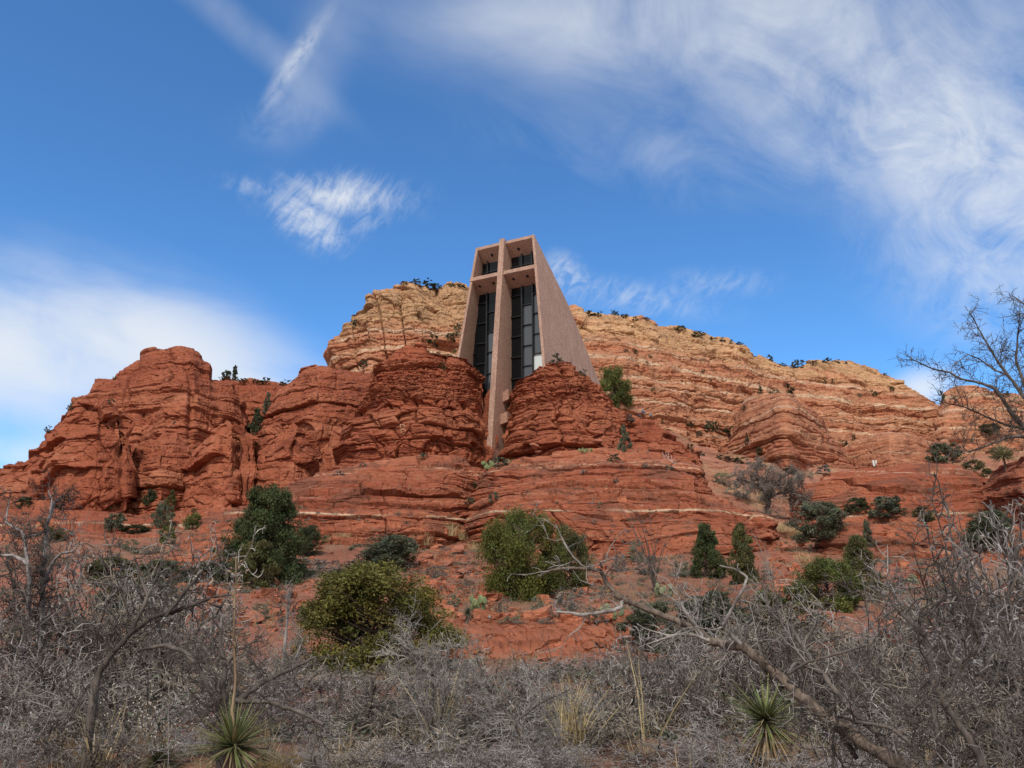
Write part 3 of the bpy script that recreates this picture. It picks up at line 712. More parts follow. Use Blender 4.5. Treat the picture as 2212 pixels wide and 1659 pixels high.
def build_chapel():
    root = empty('chapel', (0, 0, 0), 'pink concrete chapel with a giant cross front, wedged between two red rocks', 'chapel')
    lo = lambda z: -3.57 - .103 * (27.6 - z)          # outer faces
    ro = lambda z: 4.60 + .124 * (27.6 - z)
    fr = lambda z, t=.35: z * TAN6 + t
    poly = [(fr(0), 0), (fr(27.6), 27.6), (11.57, 20.9), (18.75, 12.31), (18.75, 0)]
    V, Fs = prism(poly, lambda z: ro(z) - .33, ro); bevel(pymesh('wall', V, Fs, M_CONC, root))
    V, Fs = prism(poly, lo, lambda z: lo(z) + .33); bevel(pymesh('wall', V, Fs, M_CONC, root))
    # cross: tall fin and its arm
    Z0 = -2.0
    V, Fq = hexa([ch(0, Z0, fr(Z0, 0)), ch(.70, Z0, fr(Z0, 0)), ch(.70, Z0, 4.7), ch(0, Z0, 4.7), ch(0, 27.87, fr(27.87, 0)), ch(.70, 27.87, fr(27.87, 0)), ch(.70, 25.9, 5.2), ch(0, 25.9, 5.2)])
    cross = pymesh('cross', V, Fq, M_CONC, root); bevel(cross)
    al = lo(23.2) - .06
    parts = []
    for a, b in ((al, -.004), (.704, ro(23.2) - .335)):
        parts.append(hexa([ch(a, 22.93, fr(22.93, .28)), ch(b, 22.93, fr(22.93, .28)), ch(b, 21.75, 4.70), ch(a, 21.75, 4.70), ch(a, 23.42, fr(23.42, .28)), ch(b, 23.42, fr(23.42, .28)), ch(b, 22.5, 4.70), ch(a, 22.5, 4.70)]))
    V, Fq = join(parts); bevel(pymesh('cross_arm', V, Fq, M_CONC, root), .015)
    # top slab and roof
    parts = []
    for a, b in ((lo(27.4) + .33, -.004), (.704, ro(27.4) - .33)):
        parts.append(hexa([ch(a, 27.18, fr(27.18, .36)), ch(b, 27.18, fr(27.18, .36)), ch(b, 25.75, 4.9), ch(a, 25.75, 4.9), ch(a, 27.58, fr(27.58, .36)), ch(b, 27.58, fr(27.58, .36)), ch(b, 26.3, 4.9), ch(a, 26.3, 4.9)]))
    V, Fq = join(parts); bevel(pymesh('ceiling_slab', V, Fq, M_CONC, root), .015)
    V, Fq = hexa([ch(lo(26) + .34, 25.6, 4.95), ch(ro(26) - .34, 25.6, 4.95), ch(ro(12) - .34, 11.9, 18.6), ch(lo(12) + .34, 11.9, 18.6), ch(lo(26) + .34, 26.1, 4.95), ch(ro(26) - .34, 26.1, 4.95), ch(ro(12) - .34, 12.25, 18.6), ch(lo(12) + .34, 12.25, 18.6)])
    pymesh('roof', V, Fq, M_CONC, root)
    V, Fq = hexa([ch(lo(0) + .34, 0, 18.3), ch(ro(0) - .34, 0, 18.3), ch(ro(0) - .34, 0, 18.6), ch(lo(0) + .34, 0, 18.6), ch(lo(12) + .34, 11.8, 18.3), ch(ro(12) - .34, 11.8, 18.3), ch(ro(12) - .34, 11.8, 18.6), ch(lo(12) + .34, 11.8, 18.6)])
    pymesh('rear_wall', V, Fq, M_CONC, root)
    # recessed lamps under the slabs
    def lamp(r, zf, qf, k):
        V = []; n = 16
        for dz in (0.02, -.035):
            for i in range(n):
                a = 2 * pi * i / n; rr = .17; q = qf + rr * sin(a); V.append(ch(r + rr * cos(a), zf(q) + dz, q))
        Fs = [list(range(n))[::-1], list(range(n, 2 * n))] + [[i, (i + 1) % n, n + (i + 1) % n, n + i] for i in range(n)]
        pymesh('ceiling_lamp', V, Fs, M_LAMP, root)
    zt = lambda q: 27.18 + (q - fr(27.18, .36)) / (4.9 - fr(27.18, .36)) * (25.75 - 27.18)
    za = lambda q: 22.93 + (q - fr(22.93, .28)) / (4.70 - fr(22.93, .28)) * (21.75 - 22.93)
    for r, q in ((-1.65, 4.0), (2.1, 4.0)): lamp(r, zt, q, 0)
    for r, q in ((-3.1, 3.55), (-1.15, 3.5), (1.65, 3.5), (3.55, 3.5)): lamp(r, za, q, 0)

    # windows
    G = 4.75
    def window(cols, zb, zt_, cuts, clip, refl, board=None):
        bars = []
        fr0 = None
        cl = lambda r, z: min(max(r, lo(z) + .3), ro(z) - .3)
        def bar(r0, r1, z0, z1, q0, q1):
            if cl(r0, z0) >= cl(r1, z0) or cl(r0, z1) >= cl(r1, z1): return
            ra0, rb0, ra1, rb1 = cl(r0, z0), cl(r1, z0), cl(r0, z1), cl(r1, z1)
            bars.append(hexa([ch(ra0, z0, q0), ch(rb0, z0, q0), ch(rb0, z0, q1), ch(ra0, z0, q1), ch(ra1, z1, q0), ch(rb1, z1, q0), ch(rb1, z1, q1), ch(ra1, z1, q1)]))
        for k, r in enumerate(cols[1:-1]):
            bar(r - .085, r + .085, zb, zt_, G - .28, G - .02)
        for k in range(len(cols) - 1):
            a, b = cols[k] + (.087 if k else 0), cols[k + 1] - (.087 if k < len(cols) - 2 else 0)
            for z in cuts[k]:
                if zb < z < zt_: bar(a, b, z - .05, z + .05, G - .2, G - .022)
        V, Fq = join(bars)
        f = pymesh('window', V, Fq, M_FRAME, root)
        for k in range(len(cols) - 1):
            zs = [zb] + sorted(z for z in cuts[k] if zb < z < zt_) + [zt_]
            for i in range(len(zs) - 1):
                rnd = random.Random(k * 31 + i + int(cols[0] * 7))
                tl = rnd.uniform(-.012, .012); tr = rnd.uniform(-.012, .012)
                a, b, z0, z1 = cols[k] + .02, cols[k + 1] - .02, zs[i], zs[i + 1]
                V = [ch(cl(a, z0), z0, G - tl), ch(cl(b, z0), z0, G + tr), ch(cl(b, z1), z1, G + tl), ch(cl(a, z1), z1, G - tr)]
                V += [v + BV * .02 for v in V]
                mt = M_GLASS2 if (k, i) in refl else M_GLASS
                nm = 'pane'
                if board == (k, i): mt = M_BOARD; nm = 'board'
                o = pymesh(nm, V, [(0, 1, 2, 3), (7, 6, 5, 4), (0, 4, 5, 1), (1, 5, 6, 2), (2, 6, 7, 3), (3, 7, 4, 0)], mt, f)
                if nm == 'board': o['label'] = 'pale white board filling the lowest right window opening'
    L = lambda z: lo(z) + .33; Rr = lambda z: ro(z) - .33
    window([L(25), -2.59, -.01], 22.6, 26.3, [[24.55], [24.6]], None, {(1, 0)})
    window([.71, 2.23, 3.62, Rr(25)], 22.6, 26.3, [[24.5], [24.55], [24.55]], None, {(1, 0)})
    window([L(14), -4.15, -2.65, -.01], 7.0, 22.2, [[11.5, 14.1, 16.7, 19.3], [10.1, 12.71, 15.33, 17.93, 20.56], [8.7, 11.33, 14.05, 16.61, 19.21]], None, {(2, 1), (2, 2), (2, 3), (1, 0), (2, 0)})
    window([.71, 2.25, 3.68, Rr(14)], 7.0, 22.2, [[10.2, 12.86, 15.45, 17.99, 20.67], [9.0, 11.61, 14.13, 16.73, 19.31], [10.3, 12.95, 15.42, 18.02, 20.52]], None, {(1, 0), (1, 1), (1, 2), (1, 3), (1, 4), (2, 2), (2, 3), (2, 4)}, (2, 1))
    # concrete keys where the fin meets the rock
    for z, q, w in ((8.0, 2.6, .75), (5.2, 2.0, .95)):
        V, Fq = hexa([ch(.70, z - 1.0, q), ch(.70 + w, z - .7, q + .1), ch(.70 + w, z - .7, q + 1.8), ch(.70, z - 1.0, q + 1.8), ch(.70, z + .15, q), ch(.70 + w * .9, z + .55, q + .1), ch(.70 + w * .9, z + .55, q + 1.8), ch(.70, z + .15, q + 1.8)])
        bevel(pymesh('anchor_block', V, Fq, M_SOFF, root), .03)
    return root


build_chapel()


# ------------------------------------------------------------------ finding the ground under a point of view
bpy.context.view_layer.update()
DG = bpy.context.evaluated_depsgraph_get()
CV = Vector(CAM)


def hit(x, y, tries=14):
    """where the sight line through the traced base point meets the terrain"""
    for k in range(tries):
        d = Vector(ray(x, y + k * 1.5)).normalized()
        ok, loc, nrm, idx, ob, _ = SC.ray_cast(DG, CV, d)
        if ok and ob.name.split('.')[0] in ('cliff', 'hill', 'rock_dome', 'hillside', 'butte', 'rock_buttress', 'rock_ledge', 'ground'):
            return loc
    return None


def drop(x, y):
    """terrain point straight below world x, y"""
    ok, loc, nrm, idx, ob, _ = SC.ray_cast(DG, Vector((x, y, 60)), Vector((0, 0, -1)))
    return loc.z if ok else float(ground_z(x, y))


def scale_at(p):
    """metres per traced pixel at a point"""
    d = (Vector(p) - CV)
    return (d.y * cos(PITCH) + d.z * sin(PITCH)) / F


# ------------------------------------------------------------------ plant materials
def leaf_mat(name):
    m, t, b = principled(name)
    c = attr(t)
    t.l.new(c, b.inputs['Base Color']); b.inputs['Roughness'].default_value = .65; b.inputs['Specular IOR Level'].default_value = .25
    tr = t.add('ShaderNodeBsdfTranslucent'); t.l.new(c, tr.inputs[0])
    mx = t.add('ShaderNodeMixShader'); mx.inputs[0].default_value = .18
    t.l.new(b.outputs[0], mx.inputs[1]); t.l.new(tr.outputs[0], mx.inputs[2])
    o = [n for n in t.n if n.type == 'OUTPUT_MATERIAL'][0]
    t.l.new(mx.outputs[0], o.inputs[0])
    return m


def bark_mat(name, a, b2, scale=9):
    m, t, b = principled(name)
    co = t.add('ShaderNodeTexCoord').outputs['Object']
    mp = t.add('ShaderNodeMapping'); t.l.new(co, mp.inputs[0]); mp.inputs['Scale'].default_value = (1, 1, .35)
    n = t.noise(mp.outputs[0], scale, 6, .7); n2 = t.noise(co, scale * .15, 3, .5)
    f = t.ramp(t.m('ADD', t.m('MULTIPLY', n, .6), t.m('MULTIPLY', n2, .4)), .36, .64)
    t.l.new(t.mix(f, a + (1,), b2 + (1,)), b.inputs['Base Color']); b.inputs['Roughness'].default_value = .9; b.inputs['Specular IOR Level'].default_value = .15
    bp = t.add('ShaderNodeBump'); bp.inputs['Distance'].default_value = .01; bp.inputs['Strength'].default_value = .6
    t.l.new(n, bp.inputs['Height']); t.l.new(bp.outputs[0], b.inputs['Normal'])
    return m


M_LEAF = leaf_mat('foliage')
M_BARK = bark_mat('brown_bark', (.055, .035, .026), (.15, .105, .08))
M_TWIG = bark_mat('grey_twig', (.12, .105, .094), (.48, .435, .39), 5)
M_TAN = bark_mat('tan_twig', (.13, .105, .075), (.40, .335, .265), 5)
M_BROWN = bark_mat('brown_twig', (.075, .06, .05), (.34, .29, .25), 5)
M_LILAC = bark_mat('lilac_grey_twig', (.11, .095, .09), (.43, .385, .365), 5)
M_DARK = bark_mat('dark_twig', (.04, .031, .027), (.17, .14, .12), 5)
M_SILVER = bark_mat('weathered_wood', (.12, .10, .085), (.40, .36, .33), 6)
M_LOG = bark_mat('rough_log_bark', (.035, .027, .022), (.20, .15, .115), 22)
M_STRAW = leaf_mat('dry_straw')


# ------------------------------------------------------------------ plant shapes
def tubes(polys, sides=4):
    """list of (points (n,3), radii (n)) -> one mesh of tapered tubes"""
    Vs, Fs, n0 = [], [], 0
    ang = np.arange(sides) * 2 * pi / sides; ca, sa = np.cos(ang), np.sin(ang)
    for pts, rad in polys:
        pts = np.asarray(pts, float); n = len(pts)
        t = np.empty_like(pts); t[1:-1] = pts[2:] - pts[:-2]; t[0] = pts[1] - pts[0]; t[-1] = pts[-1] - pts[-2]
        t /= np.maximum(np.linalg.norm(t, axis=1, keepdims=True), 1e-9)
        ref = np.array((.31, .17, .93)) if abs(t[0, 2]) < .9 else np.array((.95, .1, .2))
        u = np.cross(t, ref); u /= np.maximum(np.linalg.norm(u, axis=1, keepdims=True), 1e-9); w = np.cross(t, u)
        ring = pts[:, None, :] + np.asarray(rad)[:, None, None] * (u[:, None, :] * ca[None, :, None] + w[:, None, :] * sa[None, :, None])
        Vs.append(ring.reshape(-1, 3))
        i = np.arange(n - 1)[:, None] * sides; j = np.arange(sides)[None, :]; j2 = (j + 1) % sides
        Fs.append(np.stack([i + j, i + j2, i + sides + j2, i + sides + j], -1).reshape(-1, 4) + n0)
        n0 += n * sides
    return np.vstack(Vs), np.vstack(Fs)


def leaves(cen, size, col, rng, stretch=1.6, up=0.0):
    """one small leaf-shaped quad at every centre, turned at random"""
    n = len(cen)
    a = rng.normal(size=(n, 3)); a[:, 2] += up; a /= np.linalg.norm(a, axis=1, keepdims=True)
    b = np.cross(a, rng.normal(size=(n, 3))); b /= np.maximum(np.linalg.norm(b, axis=1, keepdims=True), 1e-9)
    s = np.asarray(size).reshape(-1, 1) * np.ones((n, 1)) * .5
    V = np.stack([cen - a * s * stretch, cen + b * s * .62 + a * s * .1, cen + a * s * stretch, cen - b * s * .62 + a * s * .1], 1).reshape(-1, 3)
    Fq = np.arange(4 * n).reshape(n, 4)
    return V, Fq, np.repeat(col, 4, axis=0)


def wander(p, d, L, n, jit, rng, up=0.0, droop=0.0):
    pts = [np.array(p, float)]; d = np.array(d, float)
    for k in range(n):
        d = d + rng.normal(size=3) * jit; d[2] += up - droop * k / n; d /= np.linalg.norm(d)
        pts.append(pts[-1] + d * L / n)
    return np.array(pts)


GREENS = dict(pinyon=(.056, .072, .026), juniper=(.092, .100, .022), sumac=(.125, .112, .026), grey=(.098, .108, .066), dark=(.052, .062, .028), olive=(.090, .090, .032), sage=(.20, .185, .155), lime=(.10, .115, .030))


def crown(kind, clumps, per, leaf, seed, tone, lean=0.0, squash=1.0):
    """crown in a box one unit high and one unit wide; returns leaf arrays and limb polylines"""
    rng = np.random.default_rng(seed)
    prof = dict(pinyon=lambda z: .5 * np.minimum(1, (z + .10) * 4.5) * (1 - z) ** .62 + .03,
                cone=lambda z: .46 * np.minimum(1, (z + .05) * 6) * (1 - z) ** .85 + .03,
                round=lambda z: .5 * np.sqrt(np.clip(1 - (1.0 * z) ** 2, 0, 1)) ** .8 * np.minimum(1, .72 + z),
                juniper=lambda z: .5 * np.clip(np.sin(pi * np.clip(.14 + z * .82, 0, 1)), 0, 1) ** .55,
                tuft=lambda z: .22 + .28 * z)[kind]
    limbs = [(wander((0, 0, -.06), (rng.normal() * .05, rng.normal() * .05, 1), .98 if kind in ('pinyon', 'cone') else .55, 8, .08, rng, .1), np.linspace(.028, .005, 9))]
    lob = rng.uniform(0, 2 * pi, 4); la = rng.uniform(.10, .24, 4)
    cen, cs, cc = [], [], []
    nl = dict(round=15, juniper=14, pinyon=22, cone=16, tuft=8)[kind]; lobes = []
    for i in range(nl):
        z = ((i + rng.uniform(.1, .9)) / nl) * .88 + .04; th = i * 2.4 + rng.uniform(-.6, .6); r = float(prof(z)) * rng.uniform(.55, .98)
        lobes.append((r * cos(th), r * sin(th), z, rng.uniform(.11, .19) * (1.15 - .5 * z if kind in ('pinyon', 'cone') else 1.15), rng.uniform(.75, 1.3)))
    base = np.array(GREENS[tone])
    for i in range(clumps):
        z = rng.uniform(.03, .97) ** (1.0 if kind != 'pinyon' else 1.15)
        th = rng.uniform(0, 2 * pi)
        wob = 1 + sum(la[k] * sin((k + 1) * th + lob[k] + z * 5 * (k % 2)) for k in range(4))
        r = float(prof(z)) * wob * (rng.uniform(.25, 1.05) ** .55)
        c = np.array((r * cos(th) + lean * z, r * sin(th), z * squash)); tn = 1.0
        if i % (3 if kind == 'round' else 6):
            lx, ly, lz, lr, tn = lobes[i % nl]; v = rng.normal(size=3); v *= lr * rng.uniform(.45, 1.0) / np.linalg.norm(v)
            c = np.array((lx + v[0], ly + v[1], max(.0, lz + v[2] * .75))); z = c[2]; r = sqrt(c[0] ** 2 + c[1] ** 2)
        z = min(max(z, 0), 1)
        cen.append(c); cs.append(rng.uniform(.055, .12) * (1.0 if kind not in ('pinyon', 'cone') else 1.05 - .35 * z)); cc.append(base * tn * rng.uniform(.72, 1.35) * np.array((rng.uniform(.85, 1.2), 1, rng.uniform(.8, 1.2))))
        if rng.random() < .28:
            b = np.array((lean * z * .3, 0, max(0, z * squash - r * rng.uniform(.3, .8)) * .9))
            mid = (b + c) / 2 + rng.normal(size=3) * .02
            limbs.append((np.array([b, mid, c]), np.array((.011, .007, .003))))
    cen = np.array(cen); cs = np.array(cs); cc = np.array(cc)
    k = np.repeat(np.arange(clumps), per)
    off = rng.normal(size=(len(k), 3)); off /= np.maximum(np.linalg.norm(off, axis=1, keepdims=True), 1e-9)
    off *= (rng.random((len(k), 1)) ** .45); off[:, 2] *= .8
    if kind == 'juniper': off[:, 2] = off[:, 2] * 1.7 + .2
    p = cen[k] + off * cs[k][:, None]
    p[:, 2] = np.maximum(p[:, 2], -.02)
    col = cc[k] * rng.uniform(.72, 1.3, (len(k), 1))
    sz = leaf * rng.uniform(.6, 1.35, len(k))
    return leaves(p, sz, np.clip(col, .004, .6), rng, 1.5, .25), limbs


_cache = {}


def crown_meshes(kind, tone, level, var):
    key = (kind, tone, level, var)
    if key not in _cache:
        cl, per, lf = {0: (40, 18, .10), 1: (130, 40, .048), 2: (300, 66, .029), 3: (680, 84, .0185)}[level]
        (V, Fq, C), limbs = crown(kind, cl, per, lf, len(kind) * 131 + len(tone) * 17 + level * 7 + var * 1009, tone)
        if level == 0:
            Vt, Ft = tubes(limbs[:6], 3)
            cols = np.vstack([C, np.tile((.06, .045, .035), (len(Vt), 1))])
            _cache[key] = (npmesh('shrub', np.vstack([V, Vt]), [Fq, Ft + len(V)], M_LEAF, cols, False), None)
        else:
            Vt, Ft = tubes(limbs, 5)
            _cache[key] = (npmesh('crown', V, Fq, M_LEAF, C, False), npmesh('trunk', Vt, Ft, M_BARK))
    return _cache[key]


def plant(name, kind, tone, x, y, h, w, label, cat, group=None, level=None, var=0, sink=.05, at=None, rz=None, hm=None, wm=None):
    p = at if at is not None else hit(x, y)
    if p is None:
        print('no ground for', label); return None
    s = scale_at(p); H = hm or h * s / cos(PITCH); W = wm or w * s
    if level is None: level = 0 if h < 26 else 1 if h < 60 else 2
    cm, tm = crown_meshes(kind, tone, level, var)
    loc = (p[0], p[1] + (W * .2 if at is None and level > 0 else 0), p[2] - sink * H)
    rz = (x * 1.7) % 6.28 if rz is None else rz
    if level == 0:
        o = link(name, cm); o.location = loc; o.rotation_euler = (0, 0, rz); tag(o, label, cat, group)
    else:
        o = empty(name, loc, label, cat, group, rz); link('crown', cm, o); link('trunk', tm, o)
    o.scale = (W, W, H)
    return o


# --- bare branches
def sprout(poly, rng, step, length, rad, jit=.28, up=.05, sub=.6, thorn=0.0):
    """crooked side twigs, and twigs on those, along a branch"""
    out = []
    pts, r = poly; seg = np.linalg.norm(np.diff(pts, axis=0), axis=1); total = seg.sum()
    cum = np.concatenate([[0], np.cumsum(seg)]); s = step * rng.uniform(.3, 1)
    while s < total:
        q = np.array([np.interp(s, cum, pts[:, k]) for k in range(3)])
        i = min(len(seg) - 1, int(np.searchsorted(cum, s) - 1)); t = (pts[i + 1] - pts[i]) / max(seg[i], 1e-6)
        d = rng.normal(size=3); d -= t * d.dot(t); d /= max(np.linalg.norm(d), 1e-6); d = d * .85 + t * rng.uniform(.1, .8); d[2] += up * 2
        L = length * rng.uniform(.35, 1.15) * (1 - .45 * s / total)
        b = wander(q, d / np.linalg.norm(d), L, max(3, int(L / .07)) if L < .5 else 7, jit, rng, up)
        rr = rad * rng.uniform(.7, 1.2)
        out.append((b, np.linspace(rr, rr * .45, len(b))))
        if sub > 0:
            m = int(sub * len(b))
            for k in range(m):
                q2 = b[rng.integers(1, len(b))]; d2 = rng.normal(size=3) * .8 + (b[-1] - b[0]) / max(L, .01); d2 /= np.linalg.norm(d2)
                l2 = L * rng.uniform(.15, .5); c = wander(q2, d2, l2, 3, jit * 1.2, rng, up)
                out.append((c, np.linspace(rr * .65, rr * .4, len(c))))
        s += step * rng.uniform(.5, 1.5)
    return out


def bare_shrub(seed, stems, H, W, r0, step=.12, tstep=.070, tlen=.26, tr=.0055, sub=.5):
    """thorny tangle H high and W wide: returns main stems, side limbs and twigs"""
    rng = np.random.default_rng(seed); main, lat, tw = [], [], []
    for k in range(stems):
        th = rng.uniform(0, 2 * pi); tilt = rng.uniform(.05, 1.15)
        d = np.array((cos(th) * tilt * W / H * .7, sin(th) * tilt * W / H * .7, 1)); d /= np.linalg.norm(d)
        L = H * rng.uniform(.6, 1.1) * (1 + .22 * tilt)
        p0 = np.array((cos(th), sin(th), 0)) * .08 * W * rng.random() - np.array((0, 0, .05 * H))
        b = wander(p0, d, L, 9, .20, rng, .0, .10)
        rr = r0 * rng.uniform(.6, 1.2); poly = (b, np.linspace(rr, rr * .28, len(b))); main.append(poly)
        la = sprout((b[1:], poly[1][1:]), rng, step, .44 * H, rr * .42, .26, .05, 0)
        lat += la
        for q in la + [(b[4:], poly[1][4:])]:
            tw += sprout(q, rng, tstep, tlen * H, tr, .36, .02, sub)
    return main, lat, tw


_bare = {}


def bare_meshes(var, style):
    key = (var, style)
    if key not in _bare:
        if style == 'thicket':
            m, l, t = bare_shrub(500 + var, 12, 1.0, 1.7, .012)
        elif style == 'tall':
            m, l, t = bare_shrub(600 + var, 8, 1.0, 1.1, .019, .10, .055, .21, .0048, .6)
        else:     # low grey mound
            m, l, t = bare_shrub(700 + var, 22, 1.0, 1.6, .007, .12, .06, .22, .0044, .5)
        sm, tm = {'thicket': (M_DARK, M_TWIG), 'tall': (M_DARK, M_DARK), 'mound': (M_TWIG, M_LILAC)}[style]
        if style == 'thicket': tm = (M_TWIG, M_BROWN, M_LILAC, M_DARK, M_TAN, M_BROWN)[var % 6]
        if style == 'tall' and var % 2: tm = M_TWIG
        V, Fq = tubes(m, 5); V1, F1 = tubes(l, 4); V2, F2 = tubes(t, 3)
        _bare[key] = (npmesh('stem', V, Fq, sm), npmesh2('branches', [(V1, F1, sm), (V2, F2, tm)]))
    return _bare[key]


def bare_plant(name, style, var, X, Y, H, W, label, cat='shrub', group=None, z=None, rz=0.0):
    a, b = bare_meshes(var, style)
    o = empty(name, (X, Y, drop(X, Y) - .02 if z is None else z), label, cat, group, rz)
    link('stem', a, o); link('branches', b, o)
    o.scale = (W / 1.7, W / 1.7, H)
    return o


def px_x(x, Y, z=0.5):
    return (x - 1106) / F * (Y * cos(PITCH) + (z - 1.6) * sin(PITCH))


def px_top(y, Y):
    return 1.6 + Y * math.tan(PITCH + math.atan((829.5 - y) / F))


# ------------------------------------------------------------------ trees and shrubs of the slopes
BIG = [
    # name, kind, tone, x, base y, height, width, label, category, level, variant
    ('pinyon_pine', 'pinyon', 'pinyon', 556, 1262, 226, 182, 'large dark green pinyon pine in front of the striped rock slope', 'pine tree', 3, 1),
    ('pinyon_pine', 'round', 'olive', 545, 1272, 104, 92, 'young lighter green pine nestled against the foot of the largest pinyon', 'pine tree', 2, 2),
    ('bush', 'round', 'dark', 657, 1202, 66, 72, 'dark rounded bush touching the right side of the largest pinyon', 'bush', 2, 3),
    ('bush', 'round', 'sumac', 792, 1452, 232, 330, 'broad round olive yellow bush, widest leafy bush in the lower middle', 'bush', 3, 4),
    ('shrub', 'round', 'grey', 838, 1236, 82, 150, 'wide blue green shrub just behind the broad olive bush', 'shrub', 2, 5),
    ('juniper', 'juniper', 'juniper', 1128, 1296, 190, 165, 'full yellow green juniper growing left of the silver dead branch', 'juniper', 3, 6),
    ('juniper', 'juniper', 'olive', 1236, 1276, 130, 88, 'thinner darker juniper behind the tip of the silver dead branch', 'juniper', 2, 7),
    ('pinyon_pine', 'cone', 'pinyon', 1536, 1250, 128, 84, 'dark cone shaped young pine, left of two at the foot of the right dome', 'pine tree', 2, 8),
    ('pinyon_pine', 'cone', 'olive', 1612, 1262, 136, 78, 'thin lighter cone shaped pine, right of two at the foot of the right dome', 'pine tree', 2, 9),
    ('juniper', 'cone', 'olive', 1874, 1300, 144, 110, 'pointed green juniper rising over the tangle below the right hand rock', 'juniper', 2, 10),
    ('juniper', 'juniper', 'lime', 1804, 1318, 106, 140, 'low spreading yellowish juniper left of the pointed juniper', 'juniper', 2, 11),
    ('pinyon_pine', 'cone', 'grey', 1880, 1182, 62, 30, 'slender grey green sapling behind the tip of the pointed juniper', 'sapling', 1, 12),
    ('shrub', 'round', 'grey', 1788, 1165, 84, 108, 'largest dark leafy shrub hanging over the soil gully', 'shrub', 2, 13),
    ('shrub', 'round', 'dark', 1858, 1108, 36, 54, 'small dark shrub between the two larger leafy shrubs on the right slope', 'shrub', 1, 14),
    ('shrub', 'round', 'grey', 1928, 1120, 50, 78, 'wide grey green shrub under the smooth right hand dome', 'shrub', 1, 15),
    ('shrub', 'round', 'olive', 2003, 1126, 32, 46, 'small yellowish shrub at the right end of the leafy row below the dome', 'shrub', 1, 16),
    ('pinyon_pine', 'juniper', 'lime', 1331, 876, 88, 74, 'bright green pine on the ledge beside the chapel wall', 'pine tree', 2, 17),
    ('sapling', 'cone', 'grey', 1351, 974, 60, 34, 'thin grey green sapling below the seated people', 'sapling', 1, 18),
    ('pinyon_pine', 'cone', 'dark', 550, 936, 58, 40, 'dark pine standing in the cleft of the left butte', 'pine tree', 1, 19),
    ('pinyon_pine', 'cone', 'grey', 575, 890, 48, 22, 'narrow dark tree above the pine in the cleft', 'pine tree', 1, 20),
    ('pinyon_pine', 'cone', 'dark', 505, 818, 36, 17, 'thin upright pine on the skyline beside the left dome', 'pine tree', 1, 21),
    ('pinyon_pine', 'round', 'dark', 487, 820, 22, 24, 'short bushy pine left of the thin skyline pine', 'pine tree', 1, 22),
    ('juniper', 'round', 'dark', 321, 1094, 38, 34, 'dark round juniper at the back of the left alcove', 'juniper', 1, 23),
    ('juniper', 'cone', 'olive', 367, 1092, 36, 28, 'slim juniper right of the round one in the left alcove', 'juniper', 1, 24),
    ('juniper', 'juniper', 'grey', 345, 1140, 56, 46, 'grey green juniper on the bench below the left alcove', 'juniper', 1, 25),
    ('shrub', 'round', 'grey', 243, 1150, 42, 48, 'grey half bare shrub at the left end of the bench below the alcove', 'shrub', 1, 26),
    ('shrub', 'round', 'dark', 288, 1152, 20, 62, 'low dark hedge like shrub on the bench below the left alcove', 'shrub', 1, 27),
    ('juniper', 'juniper', 'lime', 357, 1176, 40, 36, 'small yellow green juniper in front of the grey green one', 'juniper', 1, 28),
    ('juniper', 'juniper', 'lime', 411, 1144, 36, 40, 'small yellow green juniper standing alone on the bench to the right', 'juniper', 1, 29),
    ('shrub', 'round', 'dark', 50, 1096, 24, 36, 'dark shrub against the far left foot of the butte', 'shrub', 1, 30),
    ('juniper', 'round', 'olive', 108, 1172, 36, 50, 'olive juniper behind the forked bare tree at far left', 'juniper', 1, 31),
    ('juniper', 'round', 'olive', 225, 1262, 58, 120, 'wide olive juniper behind the left thorn tangle', 'juniper', 2, 32),
    ('juniper', 'round', 'grey', 345, 1266, 56, 120, 'wide grey green juniper between the thorn tangle and the largest pinyon', 'juniper', 2, 33),
    ('juniper', 'round', 'grey', 440, 1248, 34, 60, 'small grey green shrub left of the foot of the largest pinyon', 'shrub', 1, 34),
    ('shrub', 'round', 'grey', 2050, 1000, 48, 74, 'green shrub with pale upright wands on the ledge behind the smooth dome', 'shrub', 1, 35),
    ('shrub', 'round', 'olive', 2118, 1030, 38, 58, 'olive shrub in the gap right of the smooth dome', 'shrub', 1, 36),
    ('shrub', 'round', 'olive', 2165, 990, 26, 44, 'green shrub above the rock at the right edge', 'shrub', 1, 37),
    ('juniper', 'round', 'dark', 2145, 940, 26, 52, 'dark juniper on the far slope behind the right hand branches', 'juniper', 1, 38),
    ('juniper', 'round', 'grey', 2160, 1190, 90, 120, 'dark grey green juniper behind the branches at the right edge', 'juniper', 2, 39),
    ('shrub', 'round', 'grey', 1420, 1410, 110, 140, 'grey green leafy shrub under the middle of the dead log', 'shrub', 2, 40),
    ('shrub', 'round', 'grey', 1560, 1400, 120, 190, 'dull green leafy shrub behind the bend of the dead log', 'shrub', 2, 41),
    ('shrub', 'round', 'olive', 1720, 1400, 130, 170, 'olive leafy shrub behind the second leaning trunk', 'shrub', 2, 42),
    ('shrub', 'round', 'dark', 290, 1330, 80, 190, 'dark leafy shrub showing through the left thorn tangle', 'shrub', 2, 43),
]
for a in BIG:
    plant(a[0], a[1], a[2], a[3], a[4], a[5], a[6], a[7], a[8], None, a[9], a[10])

